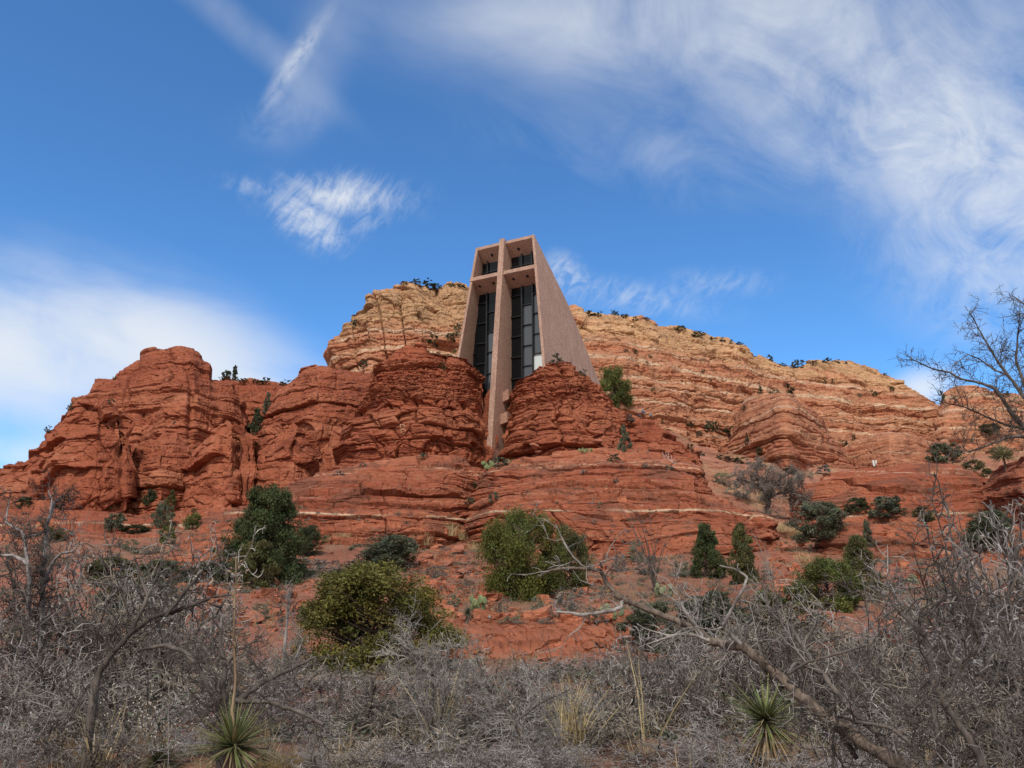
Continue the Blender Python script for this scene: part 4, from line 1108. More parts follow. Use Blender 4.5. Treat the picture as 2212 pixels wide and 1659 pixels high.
# --- small plants of the cliff, rim and ledges
RIMG = 'shrubs along the cliff rim'; CLG = 'shrubs dotted over the cliff'; LEG = 'small plants on the rock ledges'
SMALL = [
    # x, base y, height, width, tone, group, label
    (925, 614, 15, 30, 'dark', RIMG, 'dark rounded tree on the pale cliff top left of the chapel, biggest there'),
    (942, 616, 12, 20, 'dark', RIMG, 'dark shrub right beside the biggest tree on the pale cliff top'),
    (898, 611, 8, 22, 'olive', RIMG, 'low olive shrub left of the biggest tree on the pale cliff top'),
    (872, 613, 6, 16, 'olive', RIMG, 'low shrub at the left brow of the pale cliff top'),
    (995, 620, 9, 18, 'dark', RIMG, 'dark shrub on the cliff top close to the chapel arm'),
    (975, 619, 7, 14, 'olive', RIMG, 'small shrub on the cliff top between the big tree and the chapel'),
    (1272, 683, 11, 28, 'dark', RIMG, 'wide dark shrub on the rim just right of the chapel wall'),
    (1295, 682, 12, 12, 'dark', RIMG, 'small upright tree second on the rim right of the chapel'),
    (1327, 681, 12, 18, 'dark', RIMG, 'round dark tree third on the rim right of the chapel'),
    (1348, 684, 6, 18, 'olive', RIMG, 'low flat shrub on the rim right of the third tree'),
    (1372, 691, 8, 12, 'dark', RIMG, 'small shrub on the tan rim above the rock overhang'),
    (1396, 690, 5, 14, 'olive', RIMG, 'low shrub at the corner of the tan rim'),
    (1470, 712, 9, 22, 'dark', RIMG, 'dark flattened shrub on the sloping rim'),
    (1507, 727, 12, 26, 'dark', RIMG, 'broad dark tree midway down the sloping rim'),
    (1540, 734, 6, 18, 'olive', RIMG, 'low olive shrub right of the broad tree on the sloping rim'),
    (1560, 737, 8, 15, 'dark', RIMG, 'small dark shrub near the lower end of the tan rim'),
    (1580, 741, 9, 8, 'dark', RIMG, 'tiny upright tree near the lower end of the tan rim'),
    (1596, 744, 6, 16, 'dark', RIMG, 'low dark shrub on the last overhang of the tan rim'),
    (1663, 778, 12, 15, 'dark', RIMG, 'dark tree at the notch below the tan rim'),
    (1690, 785, 6, 20, 'olive', RIMG, 'low shrub between the notch tree and the airy tree on the rim'),
    (1724, 791, 17, 26, 'olive', RIMG, 'airy branching tree at the low saddle of the rim'),
    (1760, 784, 6, 14, 'olive', RIMG, 'low shrub right of the airy tree on the rim'),
    (1787, 783, 10, 21, 'dark', RIMG, 'round shrub on the flat red rim'),
    (1808, 783, 8, 12, 'dark', RIMG, 'small round tree right of the round shrub on the red rim'),
    (1828, 786, 7, 8, 'dark', RIMG, 'tiny shrub at the right end of the flat red rim'),
    (1912, 810, 5, 10, 'olive', RIMG, 'tiny shrub on the descending right skyline'),
    (2036, 866, 22, 14, 'dark', RIMG, 'dark tree in the skyline notch beside the rightmost hill'),
    (2172, 854, 12, 18, 'dark', RIMG, 'dark tree on the rightmost hill top'),
    (525, 824, 9, 18, 'olive', RIMG, 'low shrub on the saddle right of the thin skyline pine'),
    (552, 826, 8, 16, 'dark', RIMG, 'small dark shrub in the middle of the left saddle'),
    (575, 829, 13, 26, 'dark', RIMG, 'wide dark shrub in the left saddle'),
    (615, 832, 12, 24, 'dark', RIMG, 'dark shrub at the right end of the left saddle'),
    (248, 818, 6, 10, 'grey', RIMG, 'tiny grey plant on the shoulder of the left dome'),
    (240, 870, 8, 18, 'grey', LEG, 'small pale green plant on top of the left pillar'),
    (155, 884, 14, 18, 'grey', LEG, 'grey green shrub on the slope left of the left pillar'),
    (102, 930, 14, 12, 'grey', LEG, 'small shrub on the left edge of the butte'),
    (375, 924, 15, 14, 'grey', LEG, 'small shrub on the shelf in the middle of the left dome'),
    (767, 705, 15, 16, 'dark', CLG, 'dark shrub on the orange shoulder left of the pale cliff'),
    (937, 744, 20, 28, 'dark', CLG, 'dark shrub in the hollow behind the left rock of the chapel'),
    (974, 733, 16, 24, 'dark', CLG, 'dark shrub between the hollow and the chapel wall'),
    (989, 718, 20, 18, 'grey', CLG, 'tall grey shrub against the left chapel wall'),
    (982, 764, 10, 10, 'lime', CLG, 'small bright shrub at the left foot of the chapel wall'),
    (787, 790, 12, 24, 'grey', CLG, 'grey shrub on the saddle left of the chapel rock'),
    (752, 795, 7, 12, 'olive', CLG, 'tiny olive shrub left of the grey saddle shrub'),
    (955, 797, 16, 16, 'olive', LEG, 'small round bush on the brow of the left chapel rock'),
    (915, 990, 12, 20, 'grey', LEG, 'grey plant on the bench under the left chapel rock'),
    (1202, 781, 20, 24, 'grey', LEG, 'airy grey bush on top of the right chapel rock'),
    (1258, 810, 14, 17, 'grey', LEG, 'grey bush at the chapel wall right of the airy one'),
    (1080, 1008, 22, 36, 'grey', LEG, 'grey green bush at the foot of the concrete fin'),
    (1067, 1082, 19, 25, 'grey', LEG, 'grey bush at the crease between the two lower domes'),
    (1016, 1088, 14, 22, 'grey', LEG, 'pale plant in the crack between the two lower domes'),
    (1024, 1052, 10, 16, 'olive', LEG, 'small olive plant high in the crack between the domes'),
    (1326, 996, 16, 25, 'grey', LEG, 'grey green cushion bush on the right dome top'),
    (1262, 1024, 10, 17, 'sage', LEG, 'pale grey tuft on the right dome left of the snag'),
    (1392, 1010, 10, 18, 'sage', LEG, 'pale grey tuft right beside the dead snag'),
    (1445, 1013, 10, 20, 'sage', LEG, 'pale grey tuft on the right shoulder of the dome'),
    (1330, 1040, 8, 12, 'sage', LEG, 'small pale tuft below the cushion bush'),
    (785, 1006, 8, 16, 'sage', LEG, 'pale grey plant on the left end of the dome bench'),
    (733, 1026, 8, 20, 'sage', LEG, 'pale plant where the dome bench meets the butte'),
    (1357, 908, 12, 30, 'sage', LEG, 'dry grey bush beside the seated people'),
    (1352, 759, 6, 9, 'grey', CLG, 'tiny shrub below the pale band right of the chapel'),
    (1371, 762, 8, 15, 'grey', CLG, 'small shrub right below the pale band'),
    (1404, 772, 6, 10, 'grey', CLG, 'tiny shrub on the red ledge under the pale band'),
    (1376, 789, 7, 9, 'grey', CLG, 'tiny shrub on the second ledge above the chapel pine'),
    (1397, 784, 6, 9, 'grey', CLG, 'tiny shrub just right on the second ledge'),
    (1518, 805, 7, 9, 'grey', CLG, 'tiny shrub on the middle of the big cliff'),
    (1534, 822, 6, 9, 'grey', CLG, 'tiny shrub lower on the middle of the big cliff'),
    (1473, 825, 6, 8, 'dark', CLG, 'dark dot of a shrub on the rounded red bulge'),
    (1411, 842, 6, 9, 'grey', CLG, 'tiny shrub above the walkers on the cliff'),
    (1643, 849, 18, 12, 'dark', CLG, 'dark upright tree left on top of the striped dome'),
    (1704, 847, 17, 25, 'dark', CLG, 'dark spreading tree right on top of the striped dome'),
    (1675, 848, 7, 22, 'olive', CLG, 'low shrub between the two trees of the striped dome'),
    (1608, 886, 13, 11, 'dark', CLG, 'dark shrub on the left flank of the striped dome'),
    (1532, 931, 22, 22, 'dark', CLG, 'tall dark tree in the hollow left of the striped dome'),
    (1547, 931, 21, 17, 'dark', CLG, 'second dark tree close to the tall one in the hollow'),
    (1575, 937, 17, 30, 'dark', CLG, 'wide dark tree at the left foot of the striped dome'),
    (1489, 921, 12, 19, 'dark', CLG, 'dark shrub uphill right of the seated people'),
    (1510, 940, 10, 20, 'grey', CLG, 'grey shrub below the tall dark tree'),
    (1614, 958, 24, 13, 'dark', CLG, 'narrow dark tree at the base of the striped dome'),
    (1646, 980, 17, 25, 'dark', CLG, 'dark shrub under the base of the striped dome'),
    (1430, 914, 9, 7, 'dark', CLG, 'tiny dark tree right of the seated people'),
    (1506, 944, 10, 6, 'dark', CLG, 'tiny upright tree on the red slope'),
    (1491, 971, 12, 22, 'dark', CLG, 'dark shrub behind the end of the ledge rock'),
    (1512, 983, 9, 22, 'grey', CLG, 'grey shrub at the tip of the ledge rock'),
    (1560, 992, 11, 34, 'dark', CLG, 'dark row shrub on the slope left of the bare gnarled tree'),
    (1598, 1000, 12, 42, 'dark', CLG, 'long dark shrub on the slope above the bare gnarled tree'),
    (1638, 1008, 10, 30, 'dark', CLG, 'dark shrub right end of the row above the bare gnarled tree'),
    (1704, 1020, 14, 34, 'dark', CLG, 'dark shrub right above the bare gnarled tree'),
    (1728, 1036, 10, 22, 'grey', CLG, 'grey shrub behind the small white boards'),
    (1780, 827, 8, 12, 'dark', CLG, 'dark shrub high on the right cliff face'),
    (1798, 825, 8, 11, 'grey', CLG, 'grey shrub next to the dark one high on the right cliff face'),
    (1888, 854, 13, 15, 'dark', CLG, 'dark tree on a right cliff ledge'),
    (1925, 842, 9, 15, 'dark', CLG, 'round shrub near the right skyline ledge'),
    (1857, 856, 7, 9, 'grey', CLG, 'tiny shrub left of the ledge tree on the right cliff'),
    (1845, 951, 12, 11, 'dark', CLG, 'small dark tree on the low right ledges'),
    (1825, 962, 13, 15, 'dark', CLG, 'dark shrub at the crease right of the striped dome'),
    (1780, 1024, 20, 30, 'sage', CLG, 'bare grey shrub at the left end of the smooth dome'),
    (420, 1105, 8, 14, 'olive', LEG, 'tiny shrub on the apron under the pillar with square top'),
    (240, 1100, 8, 14, 'olive', LEG, 'tiny shrub at the right foot of the left pillar'),
    (150, 1155, 10, 26, 'olive', LEG, 'low cactus like clump on the far left apron'),
]
for i, a in enumerate(SMALL):
    nm = 'shrub' if a[4] in ('grey', 'sage', 'olive', 'lime') or a[2] < 12 else 'tree'
    plant(nm, 'round' if (i % 3 or a[3] > 1.2 * a[2]) else 'cone', a[4], a[0], a[1] + 1, a[2] * 1.15, a[3] * 1.1, a[6], nm, a[5], 0, i % 4, .12)


# ------------------------------------------------------------------ cacti, yuccas, ocotillos, grass
def mat_plain_leaf(name, col, rough=.55):
    return plain_mat(name, col, rough, 0, .3, .22, 5)


M_YUCCA = leaf_mat('yucca_blade')
M_CACT = mat_plain_leaf('cactus_pad', (.17, .20, .085))


def yucca(x, y, rpx, D, label, seed, skirt=False, stalk=None, tone=(.135, .150, .058)):
    rng = np.random.default_rng(seed)
    if D is None:
        q = np.array(hit(x, y + rpx * .8)); sc = scale_at(q); R = rpx * sc; c = q + (0, 0, .8 * R); g = q[2]
    else:
        c = P(x, y, D); R = rpx / F * D / cos(PITCH); g = drop(c[0], c[1])
    root = empty('yucca', (c[0], c[1], g), label, 'yucca'); h = c[2] - g
    Vs, Fs, Cs, n = [], [], [], 0
    def blade(p, d, L, w, col, sag):
        nonlocal n
        d = d / np.linalg.norm(d); side = np.cross(d, (0, 0, 1)); side /= max(np.linalg.norm(side), 1e-6); up = np.cross(side, d)
        tt = np.array((0, .35, .7, 1.0)); ww = np.array((.8, 1, .62, .05)) * w
        mid = p + d * L * tt[:, None] - np.array((0, 0, 1)) * (sag * L * tt ** 2)[:, None]
        V = np.concatenate([np.stack([mid[k] - side * ww[k], mid[k] + up * ww[k] * .3 - 0, mid[k] + side * ww[k]]) for k in range(4)])
        F_ = []
        for k in range(3):
            a = k * 3; F_ += [(a, a + 1, a + 4, a + 3), (a + 1, a + 2, a + 5, a + 4)]
        Vs.append(V); Fs.append(np.array(F_) + n); Cs.append(np.tile(col, (12, 1)) * np.repeat(np.array((.8, 1, 1.1, 1.25)), 3)[:, None]); n += 12
    for k in range(230):
        z = rng.uniform(-.45, 1); th = rng.uniform(0, 2 * pi); q = sqrt(max(0, 1 - z * z))
        d = np.array((q * cos(th), q * sin(th), z)) + rng.normal(size=3) * .10
        old = rng.random() < (.30 if z < .1 else .07)
        bc = np.array((.27, .20, .11)) * rng.uniform(.6, 1.1) if old else np.array(tone) * rng.uniform(.6, 1.4) * np.array((rng.uniform(.9, 1.25), 1, 1))
        blade(np.array((0, 0, h)) + d * .05 * R, d, R * rng.uniform(.62, 1.12), R * .022 * rng.uniform(.7, 1.2), bc, rng.uniform(0, .10) + (.35 * rng.random() if old or rng.random() < .18 else 0))
    link('blades', npmesh('blades', np.vstack(Vs), np.vstack(Fs), M_YUCCA, np.vstack(Cs), False), root)
    if skirt:
        Vs, Fs, Cs, n = [], [], [], 0
        for k in range(170):
            th = rng.uniform(0, 2 * pi); d = np.array((cos(th), sin(th), -rng.uniform(.5, 1.6)))
            blade(np.array((0, 0, h - .02 - rng.random() * .25 * R)), d, R * rng.uniform(.7, 1.0), R * .02, np.array((.34, .235, .125)) * rng.uniform(.5, 1.2), .15)
        link('dead_leaf_skirt', npmesh('dead_leaf_skirt', np.vstack(Vs), np.vstack(Fs), M_STRAW, np.vstack(Cs), False), root)
    V, Fq = tubes([(np.array([(0, 0, -.1), (0.02, 0, h * .5), (0, 0, h)]), np.array((.09, .08, .07)))], 8)
    link('trunk', npmesh('trunk', V, Fq, M_BARK), root)
    if stalk:
        top = P(*stalk, D) - np.array((c[0], c[1], g))
        base = np.array((0, 0, h)); t = np.linspace(0, 1, 12)[:, None]; pts = base + (top - base) * t + rng.normal(size=(12, 3)) * .012
        polys = [(pts, np.linspace(.016, .006, 12))]
        for k in range(26):
            u = rng.uniform(.45, 1); p = base + (top - base) * u; d = rng.normal(size=3); d[2] = abs(d[2]) * .6; d /= np.linalg.norm(d)
            L = rng.uniform(.03, .10); polys.append((np.array([p, p + d * L]), np.array((.004, .003)))); polys.append((np.array([p + d * L, p + d * (L + .02), p + d * (L + .045)]), np.array((.005, .012, .004))))
        V, Fq = tubes(polys, 5); link('flower_stalk', npmesh('flower_stalk', V, Fq, M_BARK2), root)
    return root


M_BARK2 = bark_mat('dry_stalk', (.16, .10, .06), (.36, .26, .17), 8)
yucca(504, 1612, 96, 7.0, 'spiky green yucca with a tall dried flower stalk at lower left', 1, False, (509, 1202))
yucca(1654, 1556, 90, 8.0, 'round yucca with a skirt of dead leaves half hidden behind twigs', 2, True, None, (.14, .165, .06))
yucca(345, 1652, 62, 8.2, 'smaller dark yucca at the bottom edge left of the stalked yucca', 3, False, None, (.085, .10, .045))
yucca(617, 1228, 22, None, 'small pale bluish yucca beside the pricklypear right of the large pinyon', 4, False, None, (.20, .24, .15))
yucca(447, 1226, 26, None, 'small pale yucca left of the large pinyon', 5, False, None, (.17, .19, .11))
yucca(2172, 985, 36, None, 'pale spiky yucca on the slope above the rock at the right edge', 6, False, None, (.26, .25, .13))
yucca(1010, 1326, 20, None, 'dark small yucca at the foot of the thin wands on the red slope', 8, False, None, (.10, .12, .075))


def pads(x, y, h, w, label, seed, at=None, tone=M_CACT):
    p = at or hit(x, y); s = scale_at(p); rng = np.random.default_rng(seed)
    root = empty('prickly_pear', (p[0], p[1], p[2]), label, 'cactus')
    n = 16; th = np.linspace(0, 2 * pi, 14, endpoint=False)
    for k in range(max(6, int(10 * w / max(h, 1)))):
        r = h * s * rng.uniform(.2, .32)
        c = np.array((rng.uniform(-.5, .5) * w * s, rng.uniform(-.25, .25) * w * s, rng.uniform(.25, .85) * h * s * (1 if k % 3 else .7)))
        ax = rng.uniform(-.9, .9); tl = rng.uniform(-.5, .5)
        V = []
        for m, (rr, dd) in enumerate(((.02, .14), (.62, .13), (.95, .07), (.95, -.07), (.62, -.13), (.02, -.14))):
            for t in th:
                a, b = cos(t) * rr * .78, sin(t) * rr; V.append((a * cos(ax) - dd * sin(ax) + b * sin(tl) * .5, a * sin(ax) + dd * cos(ax), b * cos(tl)))
        V = np.array(V) * r + c; F_ = []
        for m in range(5):
            for i in range(14):
                j = (i + 1) % 14; F_.append((m * 14 + i, m * 14 + j, (m + 1) * 14 + j, (m + 1) * 14 + i))
        link('pad', npmesh('pad', V, np.array(F_), tone), root)
    return root


M_CACT2 = mat_plain_leaf('pale_cactus_pad', (.18, .195, .105))
pads(1055, 1014, 20, 26, 'pricklypear clump at the foot of the concrete fin', 1)
pads(1265, 978, 11, 30, 'dark pricklypear on top of the right dome', 2)
pads(1034, 1322, 34, 40, 'yellow green pricklypear left of the full juniper', 3)
pads(640, 1236, 22, 30, 'pricklypear behind the left end of the broad olive bush', 4, None, M_CACT2)
pads(1436, 1290, 28, 34, 'tall pale pricklypear under the ocotillo wands', 5, None, M_CACT2)
pads(1790, 1250, 34, 24, 'bluish pricklypear in the soil gully', 6, None, M_CACT2)
pads(1968, 1262, 22, 26, 'pricklypear on the red slope right of the pointed juniper', 7, None, M_CACT2)
pads(1320, 1340, 34, 50, 'brownish pricklypear below the fork of the dead log', 8, None, M_CACT2)


def wands(x, y, ends, label, name='ocotillo', r=.02, mat=None, seed=0, thorns=True):
    p = np.array(hit(x, y)); s = scale_at(p); rng = np.random.default_rng(seed); main, tw = [], []
    for ex, ey in ends:
        e = np.array(((ex - x) * s, rng.uniform(-.35, .35) * abs(ey - y) * s * .5, (y - ey) * s * 1.03))
        t = np.linspace(0, 1, 9)[:, None]; bow = np.array((-.06 * e[0], 0, .10 * e[2])) * (np.sin(pi * t))
        pts = e * t ** np.array((1.25, 1.1, .95)) + bow * .5 + rng.normal(size=(9, 3)) * .012 * e[2] * t
        pts[0] = (0, 0, -.05); rr = r * rng.uniform(.7, 1.1)
        main.append((pts, np.linspace(rr, rr * .4, 9)))
        if thorns: tw += sprout(main[-1], rng, .05 * max(1, e[2] / 2), .035, .0035, .1, 0, 0)
    root = empty(name, tuple(p), label, name)
    V, Fq = tubes(main, 5); link('stem', npmesh('stem', V, Fq, mat or M_TWIG), root)
    if tw:
        V, Fq = tubes(tw, 3); link('thorns', npmesh('thorns', V, Fq, mat or M_TWIG), root)
    return root


wands(1414, 1278, [(1341, 1092), (1352, 1120), (1366, 1105), (1372, 1140), (1384, 1110), (1392, 1150), (1400, 1130), (1420, 1160), (1432, 1140), (1448, 1165), (1466, 1150), (1358, 1160), (1410, 1100), (1440, 1180)], 'tall dark ocotillo wands fanning up before the right dome', r=.026, mat=M_DARK, seed=1)
wands(1664, 1262, [(1628, 1150), (1636, 1165), (1644, 1158), (1650, 1180), (1658, 1172), (1640, 1195), (1668, 1185)], 'short pale ocotillo wands beside the lighter cone shaped pine', r=.02, seed=2)
wands(926, 1440, [(888, 1262), (892, 1275), (903, 1258), (911, 1257), (900, 1290), (920, 1300), (935, 1330), (946, 1310)], 'pale curving ocotillo wands in front of the broad olive bush', r=.016, seed=3)
wands(2048, 1002, [(2020, 950), (2032, 945), (2044, 940), (2052, 950), (2060, 944), (2072, 955)], 'pale ocotillo wands in the green shrub on the right ledge', r=.03, seed=4, thorns=False)
wands(1012, 1336, [(972, 1255), (985, 1240), (1000, 1230), (1030, 1245), (1050, 1225), (1058, 1262), (995, 1270)], 'thin grey wands on the red slope left of the full juniper', r=.009, mat=M_DARK, seed=5)
wands(360, 1700, [(322, 1440)], 'single thin bleached stalk at lower left', 'dry_stalk', .006, M_STRAW if False else M_SILVER, 6, False)


def tuft_arrays(rng, h, w, n, tone=(.50, .385, .20)):
    base = np.zeros((n, 3)); base[:, :2] = rng.normal(size=(n, 2)) * w * .16
    d = rng.normal(size=(n, 3)) * .30; d[:, 2] = 1; d /= np.linalg.norm(d, axis=1, keepdims=True)
    L = h * rng.uniform(.45, 1.05, (n, 1)); bend = rng.normal(size=(n, 3)) * .22; bend[:, 2] = -.10
    mid = base + d * L * .55; tip = base + d * L + bend * L * (w / max(h, .01)) * .8
    sd = np.cross(d, rng.normal(size=(n, 3))); sd /= np.linalg.norm(sd, axis=1, keepdims=True); wd = .0035 + .004 * h
    V = np.stack([base - sd * wd, base + sd * wd, mid + sd * wd * .8, tip + sd * wd * .2, tip - sd * wd * .2, mid - sd * wd * .8], 1).reshape(-1, 3)
    i = np.arange(n)[:, None] * 6
    Fq = np.vstack([i + np.array([[0, 1, 2, 5]]), i + np.array([[5, 2, 3, 4]])])
    C = np.repeat(np.array(tone) * rng.uniform(.55, 1.3, (n, 1)), 6, axis=0)
    return V, Fq, C


def tuft(x, y, h, w, label, n=160, D=None, seed=0, tone=(.50, .385, .20)):
    if D is None: p = np.array(hit(x, y))
    else:
        p = P(x, y, D); p[2] = drop(p[0], p[1])
    s = scale_at(p); rng = np.random.default_rng(seed + int(x))
    V, Fq, C = tuft_arrays(rng, h * s, w * s, n, tone)
    o = link('dry_grass_clump', npmesh('dry_grass_clump', V, Fq, M_STRAW, C, False)); o.location = p
    return tag(o, label, 'grass clump', 'straw grass clumps')


for a in ((1236, 1660, 180, 80, 'thick pale straw clump at the bottom right of centre', 120, 8.8), (948, 1640, 210, 46, 'narrow straw clump with tall stems at bottom centre', 40, 9.2),
          (215, 1665, 180, 70, 'leaning straw stems at the bottom left', 30, 8.0), (1402, 1640, 260, 40, 'sparse tall straw stems between the centre clump and the skirted yucca', 9, 8.8),
          (880, 1192, 26, 40, 'straw clump at the right end of the blue green shrub', 130, None), (918, 1178, 34, 36, 'straw clump above the loose slabs', 130, None),
          (972, 1158, 38, 40, 'tall straw clump at the foot of the crease between the domes', 150, None), (1002, 1166, 34, 40, 'straw clump right of the crease foot', 150, None),
          (1025, 1190, 30, 40, 'straw clump left of the full juniper top', 130, None), (788, 1252, 30, 30, 'tawny straw clump behind the crown of the olive bush', 130, None),
          (850, 1250, 30, 30, 'straw clump right of the blue green shrub base', 130, None), (1690, 1150, 34, 60, 'wide straw clump at the head of the soil gully', 160, None),
          (1722, 1160, 30, 50, 'straw clump under the hanging leafy shrub', 160, None), (1650, 1090, 46, 30, 'drooping green straw clump below the gnarled bare tree', 140, None),
          (1560, 1030, 26, 70, 'pale green grass patch left of the gnarled tree', 180, None), (1100, 1000, 14, 30, 'bleached grass right of the concrete fin foot', 100, None),
          (740, 1160, 16, 70, 'thin straw line along the foot of the left dome', 160, None), (2010, 1120, 20, 30, 'straw clump on the dome near the leafy row', 100, None),
          (1740, 1215, 34, 60, 'straw clump low in the soil gully', 150, None), (700, 1170, 20, 40, 'straw clump right of the dark rounded bush', 120, None)):
    tuft(*a)
tuft(600, 1668, 60, 170, 'low golden brush along the bottom edge right of the stalked yucca', 520, 7.8, 5, (.40, .28, .12))
tuft(160, 1610, 70, 140, 'low tan brush at bottom left under the twigs', 320, 9.0, 6, (.36, .24, .13))


def seed_heads(x, y, D, label):
    rng = np.random.default_rng(77); p = P(x, y, D); p[2] = drop(p[0], p[1]); st, hd = [], []
    for k in range(30):
        d = rng.normal(size=3) * .35; d[2] = 1; b = wander((0, 0, 0), d / np.linalg.norm(d), rng.uniform(.35, .85), 5, .18, rng)
        st.append((b, np.linspace(.003, .0015, 6)))
        for q in (b[-1], b[-2], b[-1] + rng.normal(size=3) * .03):
            hd.append((np.array([q - (0, 0, .008), q, q + (0, 0, .008)]), np.array((.002, .008, .002))))
    root = empty('dried_flower', tuple(p), label, 'dried flower')
    V, Fq = tubes(st, 3); link('stem', npmesh('stem', V, Fq, M_BARK2), root)
    V, Fq = tubes(hd, 5); link('seed_heads', npmesh('seed_heads', V, Fq, plain_mat('seed_fluff', (.62, .54, .44), .9)), root)


seed_heads(296, 1640, 8.3, 'wispy dried flowers with white seed heads at the bottom left')


# ------------------------------------------------------------------ loose boulders
def boulder(x, y, h, w, label, seed, tone=(.36, .14, .085), group='loose slabs on the slope'):
    p = hit(x, y); s = scale_at(p); rng = np.random.default_rng(seed)
    import bmesh
    bm = bmesh.new()
    for k in range(16):
        v = rng.normal(size=3); v /= np.linalg.norm(v); v *= rng.uniform(.85, 1.1)
        bm.verts.new((v[0] * w * s * .5, v[1] * w * s * .45, (v[2] * .5 + .3) * h * s))
    bmesh.ops.convex_hull(bm, input=bm.verts)
    bmesh.ops.bevel(bm, geom=list(bm.edges), offset=.02 * w * s, segments=1, affect='EDGES', clamp_overlap=True)
    me = bpy.data.meshes.new('boulder'); bm.to_mesh(me); bm.free()
    at = me.attributes.new('Col', 'FLOAT_COLOR', 'POINT')
    at.data.foreach_set('color', np.tile(np.append(np.array(tone) * rng.uniform(.85, 1.1), 1).astype(np.float32), len(me.vertices)))
    me.materials.append(M_ROCK); o = link('boulder', me); o.location = p; o.rotation_euler = (0, 0, rng.uniform(0, 6))
    tag(o, label, 'boulder', group)


for i, a in enumerate(((950, 1172, 14, 34, 'dark topped slab, highest of the loose slabs under the crease'), (946, 1184, 14, 26, 'small slab just below the highest loose slab'),
                       (990, 1196, 24, 38, 'flat topped angular slab, right of the loose slabs'), (964, 1222, 24, 38, 'angular block, lowest of the larger loose slabs'),
                       (926, 1208, 16, 26, 'small slab left of the lowest angular block'), (912, 1204, 14, 18, 'small slab leaning at the grass left of the loose slabs'),
                       (1000, 1240, 14, 34, 'slab above the bare red ledge left of the juniper'), (880, 1250, 12, 22, 'flat stone in the rubble below the loose slabs'),
                       (905, 1256, 10, 20, 'small flat stone right in the rubble below the loose slabs'),
                       (1128, 974, 22, 34, 'fallen block leaning under the right chapel rock'), (1156, 968, 20, 30, 'fallen block next to the leaning one'), (1168, 980, 12, 34, 'low fallen slab at the foot of the right chapel rock'),
                       (547, 1345, 34, 56, 'pinkish boulder between the yucca stalk and the olive bush'), (1505, 980, 16, 22, 'round knob of rock at the tip of the ledge'),
                       (1700, 1190, 18, 34, 'rock in the soil gully'), (1735, 1180, 14, 26, 'smaller rock in the soil gully'), (1290, 958, 14, 30, 'block lying below the right chapel rock'),
                       (1052, 1160, 12, 30, 'small rock at the foot of the right dome'), (1096, 1330, 10, 22, 'stone among the cushions right of the pricklypear'))):
    boulder(a[0], a[1], a[2], a[3], a[4], 40 + i)
boulder(807 + 250, 1338, 12, 12, 'pale grey stone near the pricklypear left of the juniper', 90, (.38, .34, .30))
boulder(852, 1262, 18, 12, 'upright pale grey stone among red rubble', 91, (.38, .34, .30))


# ------------------------------------------------------------------ low sagebrush over the slope
def sage_meshes(var):
    key = ('sage', var)
    if key not in _cache:
        (V, Fq, C), limbs = crown('round', 70, 26, .045, 3000 + var, 'sage')
        rng = np.random.default_rng(3100 + var); st = []
        for k in range(70):
            d = rng.normal(size=3) * .6; d[2] = abs(d[2]) * .5 + .5; d /= np.linalg.norm(d)
            b = wander((rng.normal() * .05, rng.normal() * .05, 0), d, rng.uniform(.35, .75), 4, .2, rng, .05); st.append((b, np.linspace(.010, .004, 5)))
        Vt, Ft = tubes(st, 3)
        C = np.clip(C * ((1, 1, 1), (.72, .66, .62), (.8, .95, .7))[var % 3], 0, 1)
        _cache[key] = (npmesh('leaves', V, Fq, M_LEAF, C, False), npmesh('twigs', Vt, Ft, M_TWIG))
    return _cache[key]


SAGE = [(672, 1240, 32, 96, 'wide pale grey sage right of the dark rounded bush'), (735, 1236, 26, 70, 'pale grey sage at the upper left of the olive bush'), (620, 1256, 24, 44, 'small grey sage beside the pale bluish yucca'),
        (560, 1262, 26, 60, 'grey sage at the right foot of the large pinyon'), (938, 1248, 26, 44, 'round grey bush alone in the red rubble'), (1162, 1326, 34, 46, 'grey sage under the full juniper'),
        (1222, 1336, 52, 70, 'taller grey sage below the silver branch tip'), (1085, 1328, 28, 40, 'grey purple sage right of the yellow pricklypear'), (1105, 1344, 14, 60, 'low whitish cushion on the ledge edge'), (1180, 1346, 12, 44, 'low cushion right on the ledge edge'),
        (1290, 1345, 30, 60, 'grey sage beside the brownish pricklypear'), (560, 1340, 34, 54, 'grey sage behind the pinkish boulder'), (480, 1350, 40, 60, 'grey sage right of the thorn tangle'), (508, 1375, 20, 56, 'low sage in front of the pinkish boulder'),
        (280, 1188, 22, 50, 'grey sage on the left bench'), (320, 1196, 18, 60, 'pale sage right on the left bench'), (250, 1182, 20, 30, 'dull sage at the left of the bench'),
        (1375, 1215, 44, 50, 'grey sage at the foot of the right dome'), (1340, 1235, 36, 44, 'grey brush left of the ocotillo'), (1400, 1240, 40, 60, 'dark grey brush behind the ocotillo'), (1475, 1245, 30, 50, 'grey brush right of the ocotillo'),
        (1600, 1075, 34, 60, 'grey sage left below the gnarled bare tree'), (1730, 1130, 22, 40, 'grey brush between the gully and the leafy shrubs'), (1560, 1045, 22, 50, 'grey sage on the slope above the right dome'),
        (1660, 1255, 24, 40, 'grey sage at the gully mouth'), (1930, 1265, 20, 60, 'low sage on the right red slope'), (2040, 1280, 24, 70, 'low sage below the right strata'), (1990, 1330, 40, 90, 'wide dull sage on the right flat'),
        (2090, 1345, 36, 80, 'sage on the right flat near the edge'), (980, 1310, 24, 40, 'grey sage above the bare ledge'), (1250, 1290, 20, 40, 'grey sage between juniper and branch'), (1010, 1265, 16, 30, 'small sage left of the juniper')]
